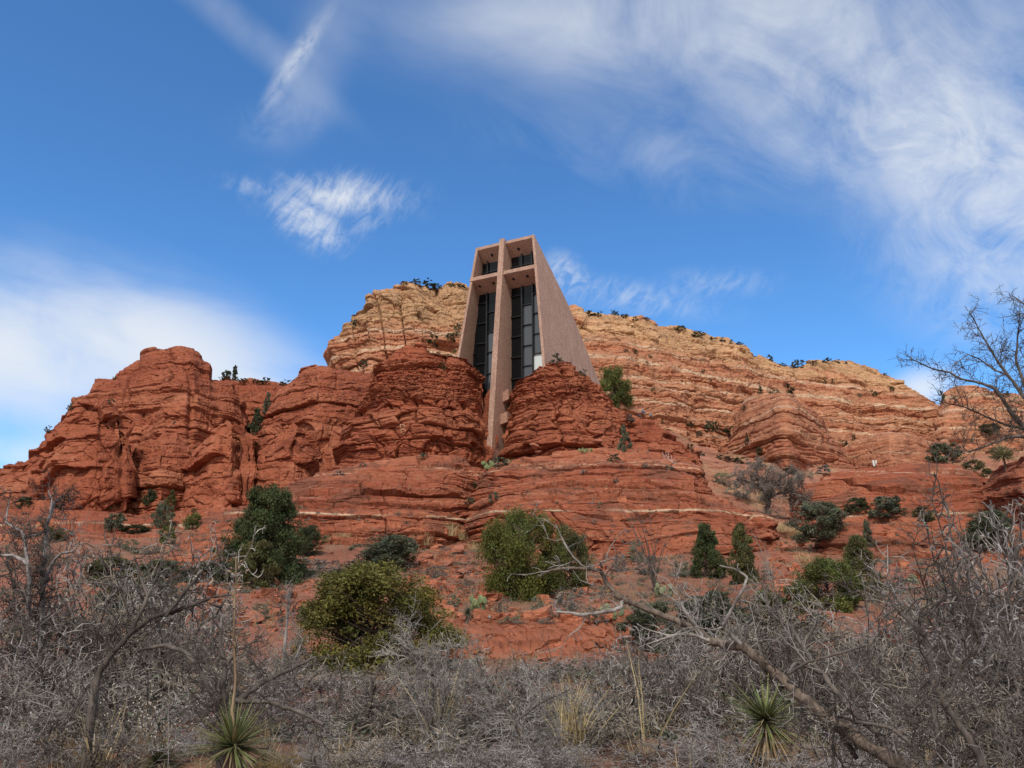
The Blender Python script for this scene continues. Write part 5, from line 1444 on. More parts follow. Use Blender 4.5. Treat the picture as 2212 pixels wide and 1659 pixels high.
for i, a in enumerate(SAGE):
    p = hit(a[0], a[1]); s = scale_at(p); lm, tm = sage_meshes(i % 6)
    o = empty('sagebrush', (p[0], p[1] + .1, p[2] - .04), a[4], 'sagebrush', 'low grey sagebrush on the slopes', i * 1.3)
    link('leaves', lm, o); link('twigs', tm, o); o.scale = (a[3] * s, a[3] * s, a[2] * s * 1.1)


# ground cover too small and too many to count: straw blades and stone litter
def litter():
    rng = np.random.default_rng(9); Vs, Fs, Cs, n = [], [], [], 0
    for k in range(3600):
        Y = 6 + 62 * rng.random() ** .9; X = rng.uniform(-.72, .72) * Y
        if fbm(np.array([X / 4]), np.array([Y / 4]), np.array([0.]), 3, 55)[0] < -.05 - .25 * (Y < 18): continue
        V, Fq, C = tuft_arrays(rng, rng.uniform(.12, .42), rng.uniform(.15, .4), 14, (.36, .27, .15))
        V = V + np.array((X, Y, drop(X, Y))); Vs.append(V); Fs.append(Fq + n); Cs.append(C); n += len(V)
    o = link('dry_grass', npmesh('dry_grass', np.vstack(Vs), np.vstack(Fs), M_STRAW, np.vstack(Cs), False)); tag(o, 'short dry straw grass scattered over the red soil', 'grass', None, 'stuff')
    Vs, Fs, Cs, n = [], [], [], 0
    for k in range(3000):
        Y = rng.uniform(9, 62); X = rng.uniform(-.7, .7) * Y
        if fbm(np.array([X / 6]), np.array([Y / 6]), np.array([0.]), 3, 56)[0] < -.10: continue
        m = 70; r = rng.uniform(.10, .30) * (1 + 1.1 * (rng.random() < .4)); c = rng.normal(size=(m, 3)) * r * .5; c[:, 2] = np.abs(c[:, 2]) * .8
        tone = np.array(((.20, .18, .15), (.11, .125, .08), (.17, .14, .11), (.14, .15, .10))[k % 4])
        V, Fq, C = leaves(c + (X, Y, drop(X, Y)), .05, tone * rng.uniform(.5, 1.3, (m, 1)), rng, 2.2, .4)
        Vs.append(V); Fs.append(Fq + n); Cs.append(C); n += len(V)
    o = link('low_scrub', npmesh('low_scrub', np.vstack(Vs), np.vstack(Fs), M_LEAF, np.vstack(Cs), False)); tag(o, 'knee high grey and olive scrub sprinkled over the red slope', 'scrub', None, 'stuff')
    Vs, Fs, Cs, n = [], [], [], 0
    cube = np.array([(-1, -1, -1), (1, -1, -1), (1, 1, -1), (-1, 1, -1), (-1, -1, 1), (1, -1, 1), (1, 1, 1), (-1, 1, 1)], float) * .5
    cf = np.array([(0, 3, 2, 1), (4, 5, 6, 7), (0, 1, 5, 4), (1, 2, 6, 5), (2, 3, 7, 6), (3, 0, 4, 7)])
    for k in range(2600):
        if k % 3 == 0:
            Y = rng.uniform(20, 62); X = rng.uniform(-.6, .68) * Y
        else:
            h = hit(rng.uniform(850, 1080) if k % 3 == 1 else rng.choice([rng.uniform(1660, 1760), rng.uniform(1040, 1330), rng.uniform(420, 700)]), rng.uniform(1165, 1345), 1)
            if h is None: continue
            X, Y = h.x, h.y
        s = rng.uniform(.04, .13) * (1 + 1.6 * (rng.random() < .12)); z = drop(X, Y)
        th = rng.uniform(0, 6.3); V = cube * (1, rng.uniform(.6, 1), rng.uniform(.35, .7)) * s * 2 + rng.normal(size=(8, 3)) * s * .22
        V = V @ np.array([(cos(th), sin(th), 0), (-sin(th), cos(th), 0), (0, 0, 1)]) + (X, Y, z + s * .15)
        Vs.append(V); Fs.append(cf + n); Cs.append(np.tile(np.array((.40, .14, .075)) * rng.uniform(.6, 1.25), (8, 1))); n += 8
    o = link('scree', npmesh('scree', np.vstack(Vs), np.vstack(Fs), M_ROCK, np.clip(np.vstack(Cs), 0, .9), False)); tag(o, 'small red stones strewn over the slope', 'stones', None, 'stuff')


litter()

# ------------------------------------------------------------------ bare trees
def limb(pts):
    """traced limb: (x, y, distance, half width in traced pixels)"""
    a = np.array([P(x, y, D) for x, y, D, w in pts]); r = np.array([w / F * D for x, y, D, w in pts])
    n = max(8, len(pts) * 5); t = np.linspace(0, 1, len(pts)); tt = np.linspace(0, 1, n)
    q = np.stack([np.interp(tt, t, a[:, k]) for k in range(3)], 1)
    ker = np.array((.25, .5, .25)); q[1:-1] = q[:-2] * .25 + q[1:-1] * .5 + q[2:] * .25
    return q, np.interp(tt, t, r)


def knot(poly, rng, amp=.25):
    q, r = poly
    return q + rng.normal(size=q.shape) * r[:, None] * amp, r * rng.uniform(.85, 1.2, len(r))


def traced_tree(name, label, limbs, seed, cat, step, length, rad, bark, twig, up=.02, sub=1.0, jit=.3, order=2, bark2=None, near=1.0, thick=1.0):
    rng = np.random.default_rng(seed); polys = [knot(limb([(x, y, D * near, w * thick) for x, y, D, w in l]), rng, .18) for l in limbs]
    for k, (q, r) in enumerate(polys):         # stems that start in the air are carried down to the soil
        g = drop(q[0][0], q[0][1])
        gap = min([np.linalg.norm(o[0] - q[0], axis=1).min() for i, o in enumerate(polys) if i != k] or [9])
        if q[0][2] > g and (k == 0 or gap > .35):
            z = np.linspace(0, 1, 5)[:-1, None]; b = np.array((q[0][0], q[0][1], g - .1)); b = b + (q[0] - b) * z
            polys[k] = (np.vstack([b, q]), np.concatenate([np.full(4, r[0] * 1.05), r]))
    tw = []
    for q in polys:
        s1 = sprout(q, rng, step, length, rad, jit, up, sub); tw += s1
        if order > 1:
            for b in s1:
                if len(b[0]) > 3:
                    s2 = sprout(b, rng, step * .7, length * .42, rad * .66, jit, up, sub * .8); tw += s2
    o = polys[0][0][0]
    root = empty(name, tuple(o), label, cat)
    V, Fq = tubes([(polys[0][0] - o, polys[0][1])], 9); link('trunk', npmesh('trunk', V, Fq, bark), root)
    V2, F2 = tubes([(p - o, r) for p, r in tw], 3)
    parts = [(V2, F2, twig)]
    if len(polys) > 1:
        V, Fq = tubes([(p - o, r) for p, r in polys[1:]], 7); parts = [(V, Fq, bark2 or bark)] + parts
    link('branches', npmesh2('branches', parts, True), root)
    return root


traced_tree('leaning_dead_tree', 'thick rough dead trunk leaning across the lower right, with silver broken branches', [
    [(2010, 1690, 8.2, 16), (1890, 1620, 8.5, 15), (1834, 1578, 8.7, 14), (1775, 1547, 8.9, 13), (1724, 1497, 9.0, 13), (1673, 1456, 9.2, 12), (1632, 1419, 9.3, 11), (1605, 1397, 9.4, 11), (1571, 1394, 9.5, 10), (1537, 1385, 9.6, 9), (1503, 1361, 9.7, 8), (1463, 1341, 9.8, 7), (1412, 1321, 10, 6.5), (1368, 1304, 10.1, 6), (1344, 1297, 10.2, 6), (1327, 1277, 10.2, 5.5), (1307, 1256, 10.3, 5), (1298, 1231, 10.3, 4.5), (1266, 1228, 10.4, 4), (1226, 1227, 10.5, 3.4), (1192, 1231, 10.6, 2.8), (1158, 1246, 10.7, 1.5)],
    [(1344, 1297, 10.2, 5), (1341, 1314, 10.1, 5), (1300, 1322, 10, 4.2), (1256, 1329, 10, 3.8), (1232, 1324, 10, 3), (1195, 1321, 10, 1.5)],
    [(1515, 1372, 9.6, 5), (1490, 1335, 9.5, 4.5), (1476, 1315, 9.5, 4), (1471, 1296, 9.5, 2.5)],
    [(1605, 1397, 9.4, 6), (1560, 1352, 9.3, 5), (1572, 1335, 9.2, 4), (1588, 1300, 9.1, 3.6), (1608, 1267, 9.0, 3.4), (1615, 1247, 9, 3), (1588, 1229, 9, 2.6), (1554, 1222, 9, 1.4)],
    [(1266, 1228, 10.4, 3), (1240, 1205, 10.5, 2.6), (1222, 1180, 10.5, 2.2), (1213, 1160, 10.6, 1.8), (1200, 1132, 10.6, 1)],
    [(1300, 1226, 10.3, 3), (1296, 1215, 10.2, 2), (1320, 1208, 10.2, 1.6), (1350, 1205, 10.2, .8)],
    [(1537, 1385, 9.6, 5), (1500, 1372, 9.5, 4), (1465, 1370, 9.4, 3), (1420, 1384, 9.3, 2), (1380, 1398, 9.3, 1)],
], 11, 'dead tree', .19, .62, .0060, M_LOG, M_SILVER, .0, .9, .32, 1, M_SILVER, .68, .9)
traced_tree('bare_tree', 'dark leaning bare trunk just right of the thick dead trunk', [
    [(1960, 1690, 7.9, 7), (1900, 1590, 8.1, 6.5), (1834, 1527, 8.3, 6), (1795, 1480, 8.4, 5.5), (1761, 1439, 8.5, 5), (1734, 1395, 8.6, 4.5), (1707, 1355, 8.7, 4), (1666, 1331, 8.8, 3.5), (1661, 1318, 8.8, 3.4), (1656, 1293, 8.9, 3.2), (1646, 1256, 8.9, 2.6)],
    [(1734, 1395, 8.6, 4), (1748, 1370, 8.6, 3.5), (1762, 1352, 8.6, 3), (1764, 1338, 8.6, 2)],
    [(1775, 1455, 8.4, 4), (1720, 1430, 8.3, 3), (1700, 1455, 8.2, 3)], [(1700, 1455, 8.2, 3.4), (1745, 1430, 8.1, 3), (1810, 1412, 8, 2.4), (1870, 1395, 8, 1.5)],
], 12, 'bare tree', .20, .60, .0052, M_DARK, M_TWIG, .03, .7, near=.72)
traced_tree('bare_tree', 'crooked bare tree with two dark stems at the lower right corner', [
    [(2140, 1700, 7.3, 9), (2118, 1640, 7.4, 8.5), (2074, 1570, 7.5, 7.5), (2037, 1514, 7.6, 7), (2015, 1481, 7.6, 6), (2011, 1436, 7.7, 5.5), (2000, 1377, 7.8, 5), (1981, 1358, 7.8, 4.2), (1937, 1317, 7.9, 3.4), (1918, 1288, 8, 2.2)],
    [(2060, 1690, 7.3, 8), (2030, 1625, 7.4, 7), (2022, 1570, 7.5, 6), (2013, 1520, 7.6, 5)],
    [(2050, 1500, 7.6, 4), (2078, 1436, 7.6, 4.5), (2118, 1388, 7.6, 5), (2104, 1351, 7.6, 4.5), (2085, 1317, 7.6, 3.5), (2075, 1270, 7.6, 2)],
    [(1981, 1358, 7.8, 4), (1996, 1330, 7.8, 3.4), (2020, 1305, 7.8, 3), (2050, 1290, 7.8, 2), (2110, 1262, 7.7, 1.5)],
    [(1850, 1640, 7.8, 6), (1800, 1560, 7.9, 5.5), (1760, 1540, 8, 5), (1745, 1505, 8, 4), (1700, 1470, 8.1, 3)],
    [(1990, 1640, 7.5, 5), (1960, 1600, 7.5, 4.5), (1920, 1570, 7.6, 4), (1850, 1560, 7.6, 3.5), (1812, 1545, 7.7, 3.2), (1800, 1585, 7.7, 3), (1798, 1660, 7.7, 3)],
], 13, 'bare tree', .10, .70, .0058, M_DARK, M_DARK, .02, .7, near=.76, thick=.9)
traced_tree('bare_tree', 'bare budding tree reaching in against the sky from the right edge', [
    [(2330, 1700, 6.6, 26), (2310, 1300, 6.7, 22), (2290, 1060, 6.8, 18), (2240, 950, 6.9, 12), (2212, 921, 7, 9), (2190, 900, 7, 8), (2171, 868, 7, 6.5), (2145, 836, 7, 5.5), (2113, 826, 7.1, 4.5), (2079, 820, 7.1, 3.8), (2050, 804, 7.1, 3.2), (2023, 799, 7.2, 2.6), (2000, 791, 7.2, 2.2), (1976, 778, 7.2, 1.8), (1952, 777, 7.2, 1.2)],
    [(2290, 1060, 6.8, 12), (2250, 900, 6.9, 8), (2212, 857, 7, 6), (2177, 810, 7, 5), (2150, 773, 7, 4), (2124, 728, 7, 3.2), (2113, 709, 7.1, 2.6), (2105, 691, 7.1, 2), (2095, 675, 7.1, 1.2)],
    [(2250, 900, 6.9, 7), (2215, 840, 7, 5), (2195, 780, 7, 4), (2198, 730, 7, 3), (2201, 704, 7, 2.2), (2204, 665, 7, 1.4)],
    [(2290, 1060, 6.8, 12), (2240, 960, 6.8, 7), (2212, 942, 6.8, 6), (2177, 945, 6.8, 5), (2150, 955, 6.8, 4.2), (2119, 968, 6.8, 3.4), (2092, 976, 6.9, 2.8), (2079, 966, 6.9, 2), (2082, 945, 6.9, 1.4)],
    [(2240, 950, 6.9, 7), (2212, 925, 6.9, 5), (2171, 918, 6.9, 4), (2124, 897, 7, 3.2), (2084, 879, 7, 2.4), (2045, 871, 7, 1.6), (2015, 862, 7, 1)],
    [(2290, 1060, 6.8, 10), (2270, 800, 6.9, 7), (2240, 690, 6.9, 4), (2212, 656, 6.9, 2.4), (2186, 638, 6.9, 1.2)],
    [(2177, 810, 7, 3.5), (2150, 800, 7, 3), (2115, 775, 7.1, 2.4), (2090, 765, 7.1, 1.8), (2060, 790, 7.1, 1.4)],
], 14, 'bare tree', .050, .34, .0038, M_DARK, M_DARK, .05, .9, .22, thick=.62)
traced_tree('bare_tree', 'tall forked bare tree with grey limbs at the far left', [
    [(88, 1420, 13, 8), (92, 1330, 13, 7.5), (93, 1260, 13, 7), (96, 1190, 13.1, 6.2), (100, 1140, 13.2, 5.5), (108, 1112, 13.2, 4.5), (118, 1085, 13.3, 3.5), (135, 1070, 13.3, 2.5), (160, 1066, 13.3, 1.4)],
    [(92, 1265, 13, 6), (110, 1220, 12.9, 5), (130, 1196, 12.8, 4), (160, 1190, 12.7, 2.6), (172, 1170, 12.7, 1.6)],
    [(62, 1330, 12.6, 7), (63, 1250, 12.6, 6), (58, 1215, 12.6, 5.5), (30, 1200, 12.6, 4.5), (0, 1200, 12.6, 4)],
    [(60, 1220, 12.6, 5), (50, 1150, 12.7, 4.2), (30, 1140, 12.7, 3.4), (12, 1128, 12.7, 2.4), (20, 1080, 12.8, 1.5)],
    [(100, 1140, 13.2, 4), (85, 1155, 13.1, 4), (60, 1160, 13, 3.4), (20, 1150, 13, 2.4)],
    [(108, 1112, 13.2, 3.5), (112, 1080, 13.2, 2.5), (104, 1060, 13.2, 1.5)],
], 15, 'bare tree', .085, .62, .0075, M_LILAC, M_DARK, .04, .8, thick=.72)
traced_tree('bare_tree', 'dark arching bare tree behind the stalked yucca', [
    [(470, 1690, 10, 10), (486, 1560, 10, 9), (500, 1535, 10, 8.5), (530, 1500, 10.1, 8), (560, 1478, 10.2, 7), (590, 1462, 10.3, 6), (640, 1440, 10.5, 4.5), (680, 1420, 10.6, 3)],
    [(486, 1545, 10, 8), (482, 1490, 10, 7), (486, 1440, 10, 6), (475, 1400, 10, 5), (478, 1360, 10, 3)],
    [(486, 1440, 10, 5), (505, 1415, 10, 4), (512, 1380, 10, 2.6)],
    [(510, 1515, 10, 6), (580, 1515, 9.8, 5.5), (640, 1535, 9.6, 5), (700, 1565, 9.5, 4)],
    [(480, 1545, 10, 6), (430, 1440, 10.2, 6), (395, 1405, 10.3, 5.5), (350, 1393, 10.4, 5), (300, 1405, 10.5, 4)],
    [(205, 1470, 11, 9), (235, 1420, 11, 8), (280, 1370, 11.1, 7), (330, 1330, 11.2, 6.5), (375, 1322, 11.3, 5.5), (420, 1305, 11.4, 4.5), (460, 1290, 11.5, 3.6), (500, 1285, 11.5, 2)],
    [(280, 1370, 11.1, 6), (320, 1290, 11.3, 4.5), (300, 1240, 11.4, 3), (290, 1200, 11.4, 2)],
    [(360, 1330, 11.2, 5), (415, 1260, 11.3, 3.6), (440, 1230, 11.4, 3), (470, 1205, 11.4, 1.6)],
], 16, 'bare tree', .10, .66, .0064, M_DARK, M_DARK, .03, .6, near=.74, thick=.8)
traced_tree('bare_tree', 'gnarled bare grey tree in the gully between the right dome and the smooth dome', [
    [(1657, 1118, 70, 4), (1660, 1090, 70, 4), (1662, 1075, 70, 3.6), (1645, 1055, 70, 3), (1620, 1040, 70, 2.2), (1590, 1035, 70, 1.4)],
    [(1662, 1075, 70, 3.4), (1668, 1050, 70, 2.8), (1690, 1030, 70, 2.2), (1720, 1015, 70, 1.4)],
    [(1662, 1075, 70, 3), (1690, 1062, 70, 2.4), (1730, 1070, 69, 1.6), (1755, 1085, 69, 1)],
    [(1664, 1060, 70, 2.6), (1655, 1030, 70, 2), (1665, 1005, 70, 1.2)], [(1645, 1055, 70, 2.2), (1630, 1025, 70, 1.6), (1640, 1005, 70, 1)],
    [(1668, 1050, 70, 2), (1700, 1045, 70, 1.6), (1735, 1040, 69, 1)],
], 17, 'bare tree', .25, 2.1, .030, M_DARK, M_BROWN, .02, 1.0)
traced_tree('dead_snag', 'short dark dead snag on the right dome top', [[(1371, 1016, 74, 4), (1374, 1005, 74, 3.6), (1379, 994, 74, 3), (1390, 985, 74, 2), (1398, 981, 74, 1.4), (1402, 970, 74, .8)], [(1379, 994, 74, 2), (1376, 980, 74, 1), (1380, 968, 74, .5)]], 18, 'dead tree', .6, .5, .015, M_DARK, M_DARK)
traced_tree('bare_sapling', 'slim bare sapling with upright twigs at bottom centre', [[(925, 1720, 8.6, 5), (930, 1600, 8.6, 4.5), (935, 1520, 8.6, 4), (932, 1460, 8.7, 3.6), (950, 1440, 8.7, 2.8), (985, 1420, 8.7, 1.8)], [(932, 1460, 8.7, 3), (890, 1425, 8.7, 2.4), (850, 1395, 8.7, 1.6)], [(935, 1500, 8.6, 3), (960, 1450, 8.6, 2.4), (975, 1390, 8.6, 1.2)]], 19, 'bare tree', .06, .55, .0050, M_DARK, M_TWIG)
traced_tree('bare_sapling', 'leaning reddish bare stem right of bottom centre', [[(1190, 1720, 8.2, 5), (1160, 1640, 8.3, 4.6), (1110, 1560, 8.4, 4), (1080, 1520, 8.5, 3.4), (1050, 1480, 8.6, 2.6), (1030, 1420, 8.6, 1.8)], [(1110, 1560, 8.4, 3), (1165, 1520, 8.3, 2), (1230, 1490, 8.3, 1.4)]], 20, 'bare tree', .06, .55, .0050, M_DARK, M_TWIG)
traced_tree('bare_sapling', 'pale upright whip like dead sapling left of the olive bush', [[(607, 1480, 12, 4), (615, 1400, 12, 3.4), (620, 1330, 12, 2.4), (628, 1275, 12, 1.2)], [(600, 1500, 12, 4), (640, 1420, 12, 2.4), (655, 1380, 12, 1.2)]], 21, 'bare tree', .07, .45, .0062, M_SILVER, M_SILVER, .12)

# ------------------------------------------------------------------ thickets of the foreground
THK = [
    # x, distance, width m, top y, style, variant, label
    (40, 15.5, 3.2, 1215, 'tall', 0, 'dark thorn shrub behind the forked tree at the far left'),
    (190, 15, 3.4, 1205, 'thicket', 0, 'dense thorn tangle right of the forked tree'),
    (300, 14, 3.2, 1210, 'tall', 1, 'tall dark thorn shrub in the middle of the left tangle'),
    (390, 15, 3.0, 1228, 'thicket', 2, 'thorn tangle at the right shoulder of the left thicket'),
    (110, 12, 3.0, 1320, 'thicket', 3, 'brown thorn shrub lower left in front of the forked tree'),
    (270, 12, 2.8, 1330, 'tall', 2, 'dark thorn shrub left of the arching tree'),
    (400, 11.5, 2.4, 1400, 'thicket', 4, 'grey tangle under the arching tree'),
    (60, 9.5, 2.4, 1430, 'thicket', 1, 'pale grey twig tangle at the lower left edge'),
    (190, 9.2, 2.2, 1450, 'thicket', 5, 'grey twig tangle right of the lower left edge'),
    (330, 9.4, 2.0, 1500, 'thicket', 0, 'grey twig tangle above the smaller dark yucca'),
    (20, 8.0, 1.8, 1540, 'mound', 0, 'purple grey twig mound in the bottom left corner'),
    (160, 7.8, 1.8, 1560, 'thicket', 3, 'fine twig tangle along the bottom left'),
    (400, 8.6, 1.3, 1575, 'mound', 2, 'twig mound at the bottom left of the stalked yucca'),
    (590, 13, 2.2, 1400, 'thicket', 4, 'grey thorn shrub between the yucca stalk and the olive bush'),
    (640, 10.5, 2.2, 1450, 'thicket', 2, 'tangle right of the arching tree in front of the olive bush'),
    (720, 9.2, 2.0, 1500, 'thicket', 5, 'grey purple tangle right of the stalked yucca'),
    (820, 10.5, 2.3, 1440, 'thicket', 1, 'pale tangle below the middle of the olive bush'),
    (905, 12, 2.2, 1410, 'tall', 3, 'thin thorn shrub at the right foot of the olive bush'),
    (660, 7.9, 1.5, 1600, 'mound', 1, 'low twig mound at the bottom between yucca and centre'),
    (800, 8.2, 1.8, 1560, 'thicket', 0, 'bottom twig tangle left of the slim sapling'),
    (1000, 10, 2.2, 1440, 'thicket', 3, 'grey tangle right of the slim sapling below the bare ledge'),
    (1090, 11, 2.3, 1425, 'tall', 1, 'upright thorn shrub in front of the bare red ledge'),
    (1180, 10, 2.1, 1435, 'thicket', 2, 'pale tangle right below the bare red ledge'),
    (1010, 8.2, 1.7, 1565, 'thicket', 5, 'bottom centre twig tangle'),
    (1120, 8.0, 1.7, 1570, 'mound', 0, 'low twig mound left of the thick straw clump'),
    (1280, 9.2, 2.0, 1480, 'thicket', 4, 'grey tangle behind the thick straw clump'),
    (1290, 11.5, 2.2, 1405, 'thicket', 0, 'tangle below the fork of the dead log'),
    (1390, 8.4, 1.8, 1560, 'thicket', 1, 'bottom tangle right of the thick straw clump'),
    (1400, 11, 2.3, 1395, 'thicket', 3, 'dense grey tangle under the dead log'),
    (1500, 10.2, 2.2, 1420, 'thicket', 5, 'dense tangle left of the skirted yucca'),
    (1480, 13, 2.6, 1300, 'thicket', 2, 'grey thicket behind the dead log'),
    (1600, 14, 2.8, 1285, 'thicket', 0, 'grey thicket behind the silver forked branch'),
    (1720, 13.5, 2.8, 1290, 'thicket', 4, 'thicket behind the second leaning trunk'),
    (1840, 12.5, 2.8, 1290, 'thicket', 1, 'thicket in front of the pointed juniper'),
    (1780, 10.4, 2.2, 1390, 'thicket', 3, 'dense twigs right of the skirted yucca'),
    (1950, 11, 2.6, 1350, 'thicket', 5, 'twig tangle behind the crooked two stemmed tree'),
    (2060, 12.5, 3.0, 1270, 'tall', 0, 'tall thorn shrub right of the crooked tree'),
    (2160, 12, 2.8, 1130, 'tall', 2, 'tall grey thorn shrub below the budding tree'),
    (2190, 9.5, 2.4, 1240, 'thicket', 2, 'pale arching tangle at the right edge'),
    (1900, 8.6, 1.9, 1500, 'thicket', 0, 'twig tangle below the crooked tree branches'),
    (2060, 8.4, 2.0, 1440, 'thicket', 4, 'twig tangle between the stems of the crooked tree'),
    (2180, 8.0, 2.0, 1420, 'thicket', 1, 'dark tangle in the bottom right corner'),
    (1540, 8.2, 1.6, 1590, 'mound', 1, 'low twig mound left under the skirted yucca'),
    (1780, 7.9, 1.6, 1590, 'thicket', 5, 'bottom twig tangle right under the skirted yucca'),
    (1960, 7.4, 1.6, 1600, 'mound', 2, 'low twig mound at the bottom under the crooked tree'),
    (900, 9.0, 2.0, 1500, 'thicket', 4, 'middle bottom tangle crossed by the ocotillo wands'),
    (540, 9.6, 1.8, 1470, 'thicket', 3, 'dark tangle directly behind the stalked yucca'),
    (1230, 8.1, 1.5, 1600, 'mound', 2, 'low twig mound in front of the thick straw clump'),
    (1630, 8.5, 1.7, 1490, 'thicket', 2, 'twig screen in front of the skirted yucca'),
    (700, 14, 3.0, 1430, 'thicket', 0, 'wide tangle at the left foot of the olive bush'),
    (860, 15, 3.0, 1425, 'thicket', 5, 'wide tangle along the foot of the olive bush'),
    (1020, 15, 3.0, 1425, 'thicket', 1, 'wide tangle below the left end of the bare ledge'),
    (1160, 15.5, 3.0, 1420, 'thicket', 4, 'wide tangle below the middle of the bare ledge'),
    (1300, 15, 3.0, 1405, 'thicket', 2, 'wide tangle below the right end of the bare ledge'),
    (950, 10.8, 2.4, 1460, 'thicket', 3, 'crisp grey tangle behind the narrow straw clump'),
    (1120, 9.0, 2.1, 1490, 'thicket', 0, 'crisp grey tangle left behind the thick straw clump'),
    (740, 11.6, 2.4, 1460, 'thicket', 1, 'silvery tangle between the arching limb and the olive bush'),
    (1420, 14.5, 3.0, 1330, 'thicket', 5, 'thicket left behind the dead log fork'),
    (1660, 11.6, 2.8, 1310, 'thicket', 3, 'thicket over the middle of the dead log'),
    (1560, 11.4, 2.6, 1350, 'thicket', 1, 'thicket beside the bend of the dead log'),
    (1900, 14, 3.2, 1280, 'thicket', 2, 'wide thicket right of the pointed juniper'),
    (2020, 14, 3.0, 1250, 'thicket', 4, 'wide thicket under the right hand strata'),
    (2130, 14.5, 3.4, 1120, 'tall', 3, 'tall thorn shrub before the dark juniper at the right edge'),
    (2200, 13, 3.0, 1090, 'tall', 1, 'tallest thorn shrub at the right edge under the budding tree'),
    (2120, 10, 2.4, 1300, 'thicket', 0, 'pale tangle left of the right edge'),
    (2010, 9.4, 2.2, 1390, 'thicket', 3, 'pale twigs woven through the crooked tree'),
    (120, 14, 3.4, 1235, 'tall', 2, 'dark thorn shrub directly right of the forked trunk'),
    (240, 13.2, 3.2, 1225, 'thicket', 4, 'brown tangle in the upper left thicket'),
    (345, 13, 3.0, 1245, 'tall', 3, 'dark thorn shrub at the right of the upper left thicket'),
    (455, 13.5, 2.2, 1290, 'thicket', 5, 'open thorn tangle left of the yucca stalk'),
    (20, 11, 2.6, 1370, 'thicket', 2, 'silvery tangle at the left edge below the forked tree'),
    (160, 10.6, 2.6, 1400, 'thicket', 0, 'grey tangle in the lower middle of the left thicket'),
    (300, 10.4, 2.4, 1420, 'thicket', 1, 'silvery tangle left of the arching trunk'),
    (540, 11.4, 2.2, 1425, 'thicket', 2, 'silvery tangle just right of the arching trunk'),
    (900, 7.7, 1.5, 1590, 'thicket', 2, 'grey twigs on the bottom edge below the slim sapling'),
    (1010, 7.5, 1.5, 1600, 'mound', 3, 'grey twig mound on the bottom edge at centre'),
    (730, 7.6, 1.5, 1590, 'thicket', 4, 'grey twigs on the bottom edge right of the golden brush'),
    (1130, 7.4, 1.4, 1600, 'thicket', 3, 'grey twigs on the bottom edge left of the straw clump'),
    (1450, 7.5, 1.5, 1600, 'thicket', 0, 'grey twigs on the bottom edge under the dead log'),
    (1660, 7.3, 1.4, 1610, 'mound', 4, 'grey twig mound on the bottom edge under the skirted yucca'),
    (980, 10.2, 1.6, 1400, 'tall', 1, 'upright dark stems behind the slim sapling'),
    (1150, 10.6, 1.6, 1400, 'tall', 2, 'upright dark stems before the bare ledge centre'),
    (780, 10, 1.5, 1415, 'tall', 0, 'upright dark stems before the olive bush'),
    (1330, 10.4, 1.7, 1390, 'tall', 3, 'upright dark stems right of the bare ledge'),
]
for i, (x, D, W, ty, st, v, lab) in enumerate(THK):
    X = px_x(x, D, .4); g = drop(X, D); H = max(.35, px_top(ty, D) - g) * (1.26 if x < 470 or x > 1480 else 1.06)
    bare_plant('thorn_shrub', st, v, X, D, H / 1.06, W, lab, 'thorn shrub', 'bare thorn shrubs of the foreground', g - .03, i * 2.1)


# ------------------------------------------------------------------ scratched letter and scrape marks on the rock
def rock_strokes(name, strokes, w, label, cat, col):
    """thin chalky ribbons that follow the rock under the traced strokes"""
    Vs, Fs, n = [], [], 0
    for st in strokes:
        st = np.array(st, float); t = np.linspace(0, 1, len(st)); tt = np.linspace(0, 1, max(8, len(st) * 4))
        q = np.stack([np.interp(tt, t, st[:, k]) for k in range(2)], 1)
        d = np.gradient(q, axis=0); d /= np.maximum(np.linalg.norm(d, axis=1, keepdims=True), 1e-6); nrm = np.stack([-d[:, 1], d[:, 0]], 1)
        for k in range(len(q)):
            for sgn in (-1, 1):
                x, y = q[k] + nrm[k] * sgn * w * (.7 + .3 * sin(k * 2.1)); dr = Vector(ray(x, y)).normalized()
                ok, loc, no, idx, ob, _ = SC.ray_cast(DG, CV, dr); Vs.append(np.array(loc - dr * .14))
        m = len(q)
        Fs += [(n + 2 * k, n + 2 * k + 1, n + 2 * k + 3, n + 2 * k + 2) for k in range(m - 1)]; n += 2 * m
    V = np.array(Vs); o0 = V.mean(0)
    o = link(name, npmesh(name, V - o0, np.array(Fs), plain_mat(name, col, .95), smooth=False)); o.location = o0
    tag(o, label, cat)


rock_strokes('scratched_letter', [[(864.5, 917), (866.0, 926), (867.5, 937)], [(865.0, 917.5), (872.0, 917), (875.0, 920.5), (872.0, 924.5), (867.0, 926)], [(867.0, 926), (874.0, 928), (877.0, 932.5), (874.0, 936.5), (868.0, 937)]], .85, 'pale letter B scratched on the left red rock under the chapel', 'graffiti', (.50, .30, .17))
rock_strokes('scrape_mark', [[(1431, 976), (1434, 990)], [(1437, 977), (1436, 993)], [(1437, 977), (1443, 992)], [(1444, 978), (1443, 994)], [(1450, 984), (1452, 996)], [(1456, 990), (1460, 1000)], [(1446, 992), (1458, 1003)]], .9, 'whitish scrape marks on the ledge rock right of the sapling', 'scrape', (.42, .30, .26))


